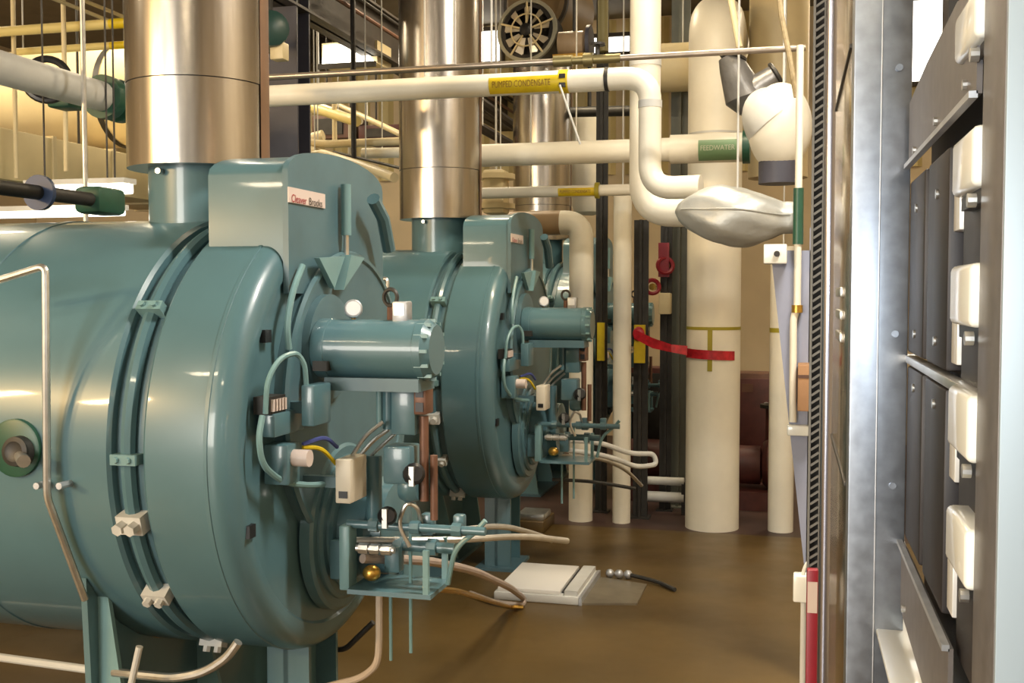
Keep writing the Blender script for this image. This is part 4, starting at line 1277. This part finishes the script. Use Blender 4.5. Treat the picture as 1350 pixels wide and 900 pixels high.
MB().cyl(P0 + Vector((-.02, 0, .05)), P0 + Vector((-.02, 0, .1)), .04, n=12).build('end_cap', IRON, bv)
pipe('thin pale pipe slanting up from the grey wrapped valve', [at(975, 62, 6.7), at(962, -10, 6.7)], .02, WHITE2, 0, n=10)
MB().tube([at(1026, -20, 5.4), at(1030, 20, 5.4), at(1040, 70, 5.4), at(1050, 128, 5.4)], .013, 8).build('rope', ROPE, None, 'tan rope hanging in front of the broad cream pipe', 'rope')

# ------------------------------------------------------------------ right side: panels, conduits
YP = 5.3
pn = thing('grey_panel', (at(1045, 500, YP).x, YP, at(1060, 770, YP).z), 'tall blue-grey panel with a slanted left edge, behind the slotted strut', 'panel')
MB().prism([at(1016, 330, YP), at(1074, 330, YP), at(1074, 770, YP), at(1060, 745, YP)], (0, .05, 0)).build('sheet', GREYP, pn)
MB().box((at(1074, 500, YP).x - .03, YP, 0), (at(1074, 500, YP).x + .02, YP + .05, at(1060, 300, YP).z)).build('upright', GREYP, pn)
YQ = 5.28
xc = at(1051, 400, YQ).x
cd = pipe('white conduit with green coupling running down in front of the grey panel', [(xc, YQ, at(1051, 60, YQ).z), (xc, YQ, at(1051, 405, YQ).z), (at(1046, 420, YQ).x, YQ, at(1046, 420, YQ).z), (at(1045, 556, YQ).x, YQ, at(1045, 556, YQ).z)], .017, WHITE, .02, n=12)
band(cd, (xc, YQ, at(1051, 248, YQ).z), (xc, YQ, at(1051, 322, YQ).z), .024, GREEN, 'green_coupling', 12)
band(cd, (xc, YQ, at(1051, 402, YQ).z), (xc, YQ, at(1051, 412, YQ).z), .026, BRASS, 'brass_union', 12)
q = at(1052, 565, YQ)
MB().bbox((q.x - .05, YQ - .04, q.z - .03), (q.x + .07, YQ + .03, q.z + .02), .008).build('end_fitting', CHINA, cd)
q = at(1020, 335, 5.2)
jbx = thing('junction_box', (q.x, q.y, q.z - .05), 'small white junction box at the top of the slanted panel', 'box')
MB().bbox((q.x - .045, 5.15, q.z - .045), (q.x + .06, 5.31, q.z + .045), .006).build('body', CHINA, jbx)
MB().cyl((q.x + .015, 5.15, q.z), (q.x + .015, 5.135, q.z), .014, n=10).build('knockout', IRON, jbx)
a, b = at(1052, 480, 5.15), at(1076, 541, 5.15)
cb = thing('cardboard_box', ((a.x + b.x) / 2, 5.15, b.z), 'small cardboard box fixed against the grey panel', 'box')
MB().bbox((a.x, 5.1, b.z), (b.x, 5.29, a.z), .004).build('carton', CARD, cb)
MB().box((a.x, 5.097, a.z - .06), (b.x, 5.1, a.z - .045)).build('flap_edge', BROWN, cb)
# slotted strut
YS = 3.0
xs0 = at(1076, 450, YS).x
st = thing('slotted_strut', (xs0, YS, 0), 'slotted metal strut standing left of the round silver tube', 'strut')
mb = MB()
mb.box((xs0 - .017, YS - .005, 0), (xs0 - .011, YS + .03, 3.3)).box((xs0 + .011, YS - .005, 0), (xs0 + .014, YS + .03, 3.3)).build('channel', mat('dull_strut', (.22, .22, .21), .5, .6), st)
zz_ = 0.75
proto = None
k = 0
while zz_ < 3.0 and k < 140:
    if proto is None:
        Mx = Matrix.Translation((xs0, YS, zz_)) @ Matrix.Rotation(radians(-35), 4, 'Y')
        proto = MB().box((-.013, -.003, -.003), (.013, .003, .003), Mx).build('slot_bar', mat('dull_strut', (.22, .22, .21), .5, .6), st)
    else:
        c_ = proto.copy(); COL.objects.link(c_)
        c_.parent = st
        c_.location = proto.location + Vector((0, 0, zz_ - .75))
    zz_ += .021
    k += 1
MB().box((xs0 - .017, YS + .03, 0), (xs0 + .017, YS + .034, 3.3)).build('back_web', IRON, st)
xt = at(1092, 450, 2.35).x
tbe = thing('silver_tube', (xt, 2.35, 0), 'round silver tube standing between slotted strut and glossy cabinet', 'tube')
MB().cyl((xt, 2.35, 0.01), (xt, 2.35, 3.2), .0125, n=20).build('tube', mat('silver_tube_metal', (.42, .43, .52), .25, .95), tbe)
MB().cyl((xt, 2.35, 0), (xt, 2.35, .01), .03, n=16).build('foot', GALV, tbe)
# red rod & outlet
YR = 3.15
YR = 2.86
xr = at(1070, 820, YR).x
rd = thing('red_post', (xr, YR, 0), 'short red post with a pale label at the lower right, before the slotted strut', 'post')
MB().bbox((xr - .014, YR - .05, 0), (xr + .014, YR - .02, at(1070, 745, YR).z), .004).build('shaft', RED, rd)
MB().box((xr - .012, YR - .053, at(1070, 800, YR).z), (xr + .012, YR - .05, at(1070, 760, YR).z)).build('pale_label', PLATEW, rd)
YR = 3.15
q = at(1057, 772, YR)
ob = thing('outlet_box', (q.x, YR, 0), 'small white outlet box on a thin upright conduit, lower right', 'outlet')
MB().bbox((q.x - .024, YR - .04, q.z - .038), (q.x + .024, YR + .01, q.z + .038), .005).build('box', CHINA, ob)
MB().cyl((q.x + .005, YR - .01, 0), (q.x + .005, YR - .01, q.z - .03), .008, n=10).build('conduit', GREYW, ob)
MB().tube([(q.x, YR - .02, q.z + .03), (q.x + .01, YR - .02, q.z + .07), (q.x + .045, YR - .02, q.z + .10)], .005, 6, .02).build('cable', CHINA, ob)
# glossy cabinet
gc = thing('screen_panel', (.1, 1.8, 0), 'glossy brownish steel screen panel seen edge-on behind the near post', 'screen panel')
X0 = .073
MB().bbox((X0, 1.47, .05), (X0 + .03, 2.05, 2.9), .004).build('body', GLOSSP, gc)
MB().box((X0 - .0, 1.5, 0), (X0 + .2, 2.0, .05)).build('plinth', IRON, gc)
for z_ in (1.62, 2.2):
    MB().bbox((X0 - .003, 1.50, z_), (X0 + .001, 2.02, z_ + .006), .001).build('panel_seam', IRON, gc)
for k in range(3):  # bright bars standing in for lamp reflections on the glossy face
    zq = atx(1112, 385 + k * 30, X0).z
    MB().bbox((X0 - .006, 1.62, zq - .007), (X0, 1.78, zq + .007), .002).build('painted_reflection', ALU, gc)

# near rack
rk = thing('equipment_rack', (.12, 1.0, 0), 'near rack of steel posts and dark plates with white insulators, right edge', 'rack')
xa, xb_ = at(1121, 450, 1.3).x, at(1197, 450, 1.3).x
pm = MB()
pm.bbox((xa, 1.30, 0), (xb_, 1.304, 3.2), .0015)
pm.box((xa, 1.304, 0), (xa + .004, 1.35, 3.2)).box((xb_ - .004, 1.304, 0), (xb_, 1.35, 3.2))
po = pm.build('near_post', POSTM, rk)
xm = (xa + xb_) / 2 - .002
MB().bbox((xm, 1.2985, 0), (xm + .0015, 1.301, 3.2), .0006).build('fold_line', GALV, po)
for zq in (at(1180, 440, 1.3).z, at(1170, 90, 1.3).z, at(1178, 640, 1.3).z):
    MB().cyl((xb_ - .014, 1.2975, zq), (xb_ - .014, 1.301, zq), .004, n=12).build('rivet', POSTM, po)
XR = xb_ + .0005
def rz(py, px=1197): return atx(px, py, XR).z
def yy_(px, X=None): return atx(px, 385, XR if X is None else X).y
# backing
MB().box((XR + .02, .60, 1.2), (XR + .03, 1.29, rz(150, 1200))).build('back_plate', mat('rack_back', (.02, .018, .018), .5), rk)
for (t_, b_) in ((243, 464), (482, 716)):
    zt_, zb_2 = rz(t_), rz(b_)
    for (pA, pB) in ((1198, 1217), (1222, 1248)):
        pl = MB().bbox((XR, yy_(pB), zb_2), (XR + .02, yy_(pA), zt_), .003).build('dark_plate', DARKPLATE, rk)
        yc = (yy_(pA) + yy_(pB)) / 2
        for f in ((.82, .12) if t_ < 300 else (.9,)):
            zs = zb_2 + (zt_ - zb_2) * f
            MB().cyl((XR - .002, yc, zs), (XR + .001, yc, zs), .0045, n=12).build('screw', ALU, pl)
    MB().box((XR + .008, yy_(1222), zb_2 + .005), (XR + .012, yy_(1217), zt_ - .005)).build('gap_strip', GALV, rk)
    for (fa, fb) in ((.99, .62), (.36, .04)):
        MB().bbox((XR + .004, yy_(1256), zb_2 + (zt_ - zb_2) * fb), (XR + .02, yy_(1249), zb_2 + (zt_ - zb_2) * fa), .001).build('bright_strip', mat('bright_strip', (.7, .7, .68), .35, .3), rk)
    MB().bbox((XR + .006, yy_(1306), zb_2 - .02), (XR + .02, yy_(1258), zt_), .003).build('dark_plate', DARKPLATE, rk)
# ragged silver bar between the rows
zq = (rz(464) + rz(482)) / 2
MB().bbox((XR - .003, yy_(1290), zq - .0045), (XR + .01, yy_(1196), zq + .0045), .002).build('cross_bar', ALU, rk)
# slanted-looking cover plates above and below
tpz0, tpz1 = rz(222, 1200), rz(142, 1200)
tpl = MB().prism([(XR - .004, yy_(1200), tpz0), (XR - .004, yy_(1200), tpz1), (XR - .004, yy_(1222), tpz1 + .012), (XR - .004, yy_(1262), tpz1 + .02), (XR - .004, yy_(1290), tpz1 + .004), (XR - .004, yy_(1290), tpz0)], (.004, 0, 0)).build('cover_plate', TAUPE, rk)
MB().box((XR - .009, yy_(1290), tpz0 - .003), (XR - .003, yy_(1200), tpz0 + .002)).build('plate_lip', GALV, tpl)
for (px, py) in ((1235, 160), (1207, 198), (1274, 112)):
    p = atx(px, py, XR - .004)
    MB().cyl((XR - .007, p.y, p.z), (XR - .004, p.y, p.z), .004, n=10).build('screw', ALU, tpl)
bz1, bz0 = rz(712, 1192), rz(800, 1192)
bpl = MB().prism([(XR - .004, yy_(1192), bz1), (XR - .004, yy_(1266), bz1), (XR - .004, yy_(1266), bz0 - .02), (XR - .004, yy_(1192), bz0)], (.004, 0, 0)).build('cover_plate', TAUPE, rk)
MB().box((XR - .009, yy_(1266), bz1 - .002), (XR - .003, yy_(1192), bz1 + .003)).build('plate_lip', GALV, bpl)
p = atx(1192, 810, XR - .004)
MB().cyl((XR - .008, p.y - .008, bz0 + .012), (XR - .004, p.y - .008, bz0 + .012), .004, n=10).build('screw', ALU, bpl)
MB().bbox((XR - .03, yy_(1262), bz0 - .034), (XR + .03, yy_(1192), bz0 - .028), .002).build('white_tray', CHINA, rk)
# white insulators
for (y0, y1) in ((20, 88), (182, 262), (346, 432), (508, 600), (676, 762)):
    pxm = 1277
    zt_, zb_2 = rz(y0, pxm), rz(y1, pxm)
    ya, yb2 = yy_(1299), yy_(1270)
    ins = MB().bbox((XR - .010, ya, zb_2 + .002), (XR + .012, yb2, zt_ - .002), .005, 3).build('insulator', CHINA, rk)
    MB().box((XR - .002, ya - .002, zb_2 - .008), (XR + .012, yb2 + .004, zb_2 + .002)).build('insulator_base', BLACK, ins)
    MB().cyl((XR - .010, ya + .02, zb_2 - .006), (XR - .004, ya + .02, zb_2 - .006), .005, n=10).build('terminal_screw', ALU, ins)
# near edge post
yE = yy_(1326, XR - .001)
ep = MB().bbox((XR - .004, yE, 0), (XR + .004, yy_(1299), 3.0), .001).build('shaded_post_side', TAUPE, rk)  # side of the post, its shade painted in as taupe
MB().bbox((XR - .0035, yE - .004, 0), (XR + .08, yE, 3.0), .001).build('post_face', mat('pale_blue_post', (.30, .36, .40), .45, .2), rk)
MB().box((XR, .55, 0), (XR + .08, 1.35, .03)).build('rack_foot', IRON, rk)
MB().box((XR + .03, 1.25, 0), (XR + .08, 1.30, 3.0)).build('back_post', IRON, rk)

for o in bpy.data.objects:
    if '_w' in o:
        del o['_w']
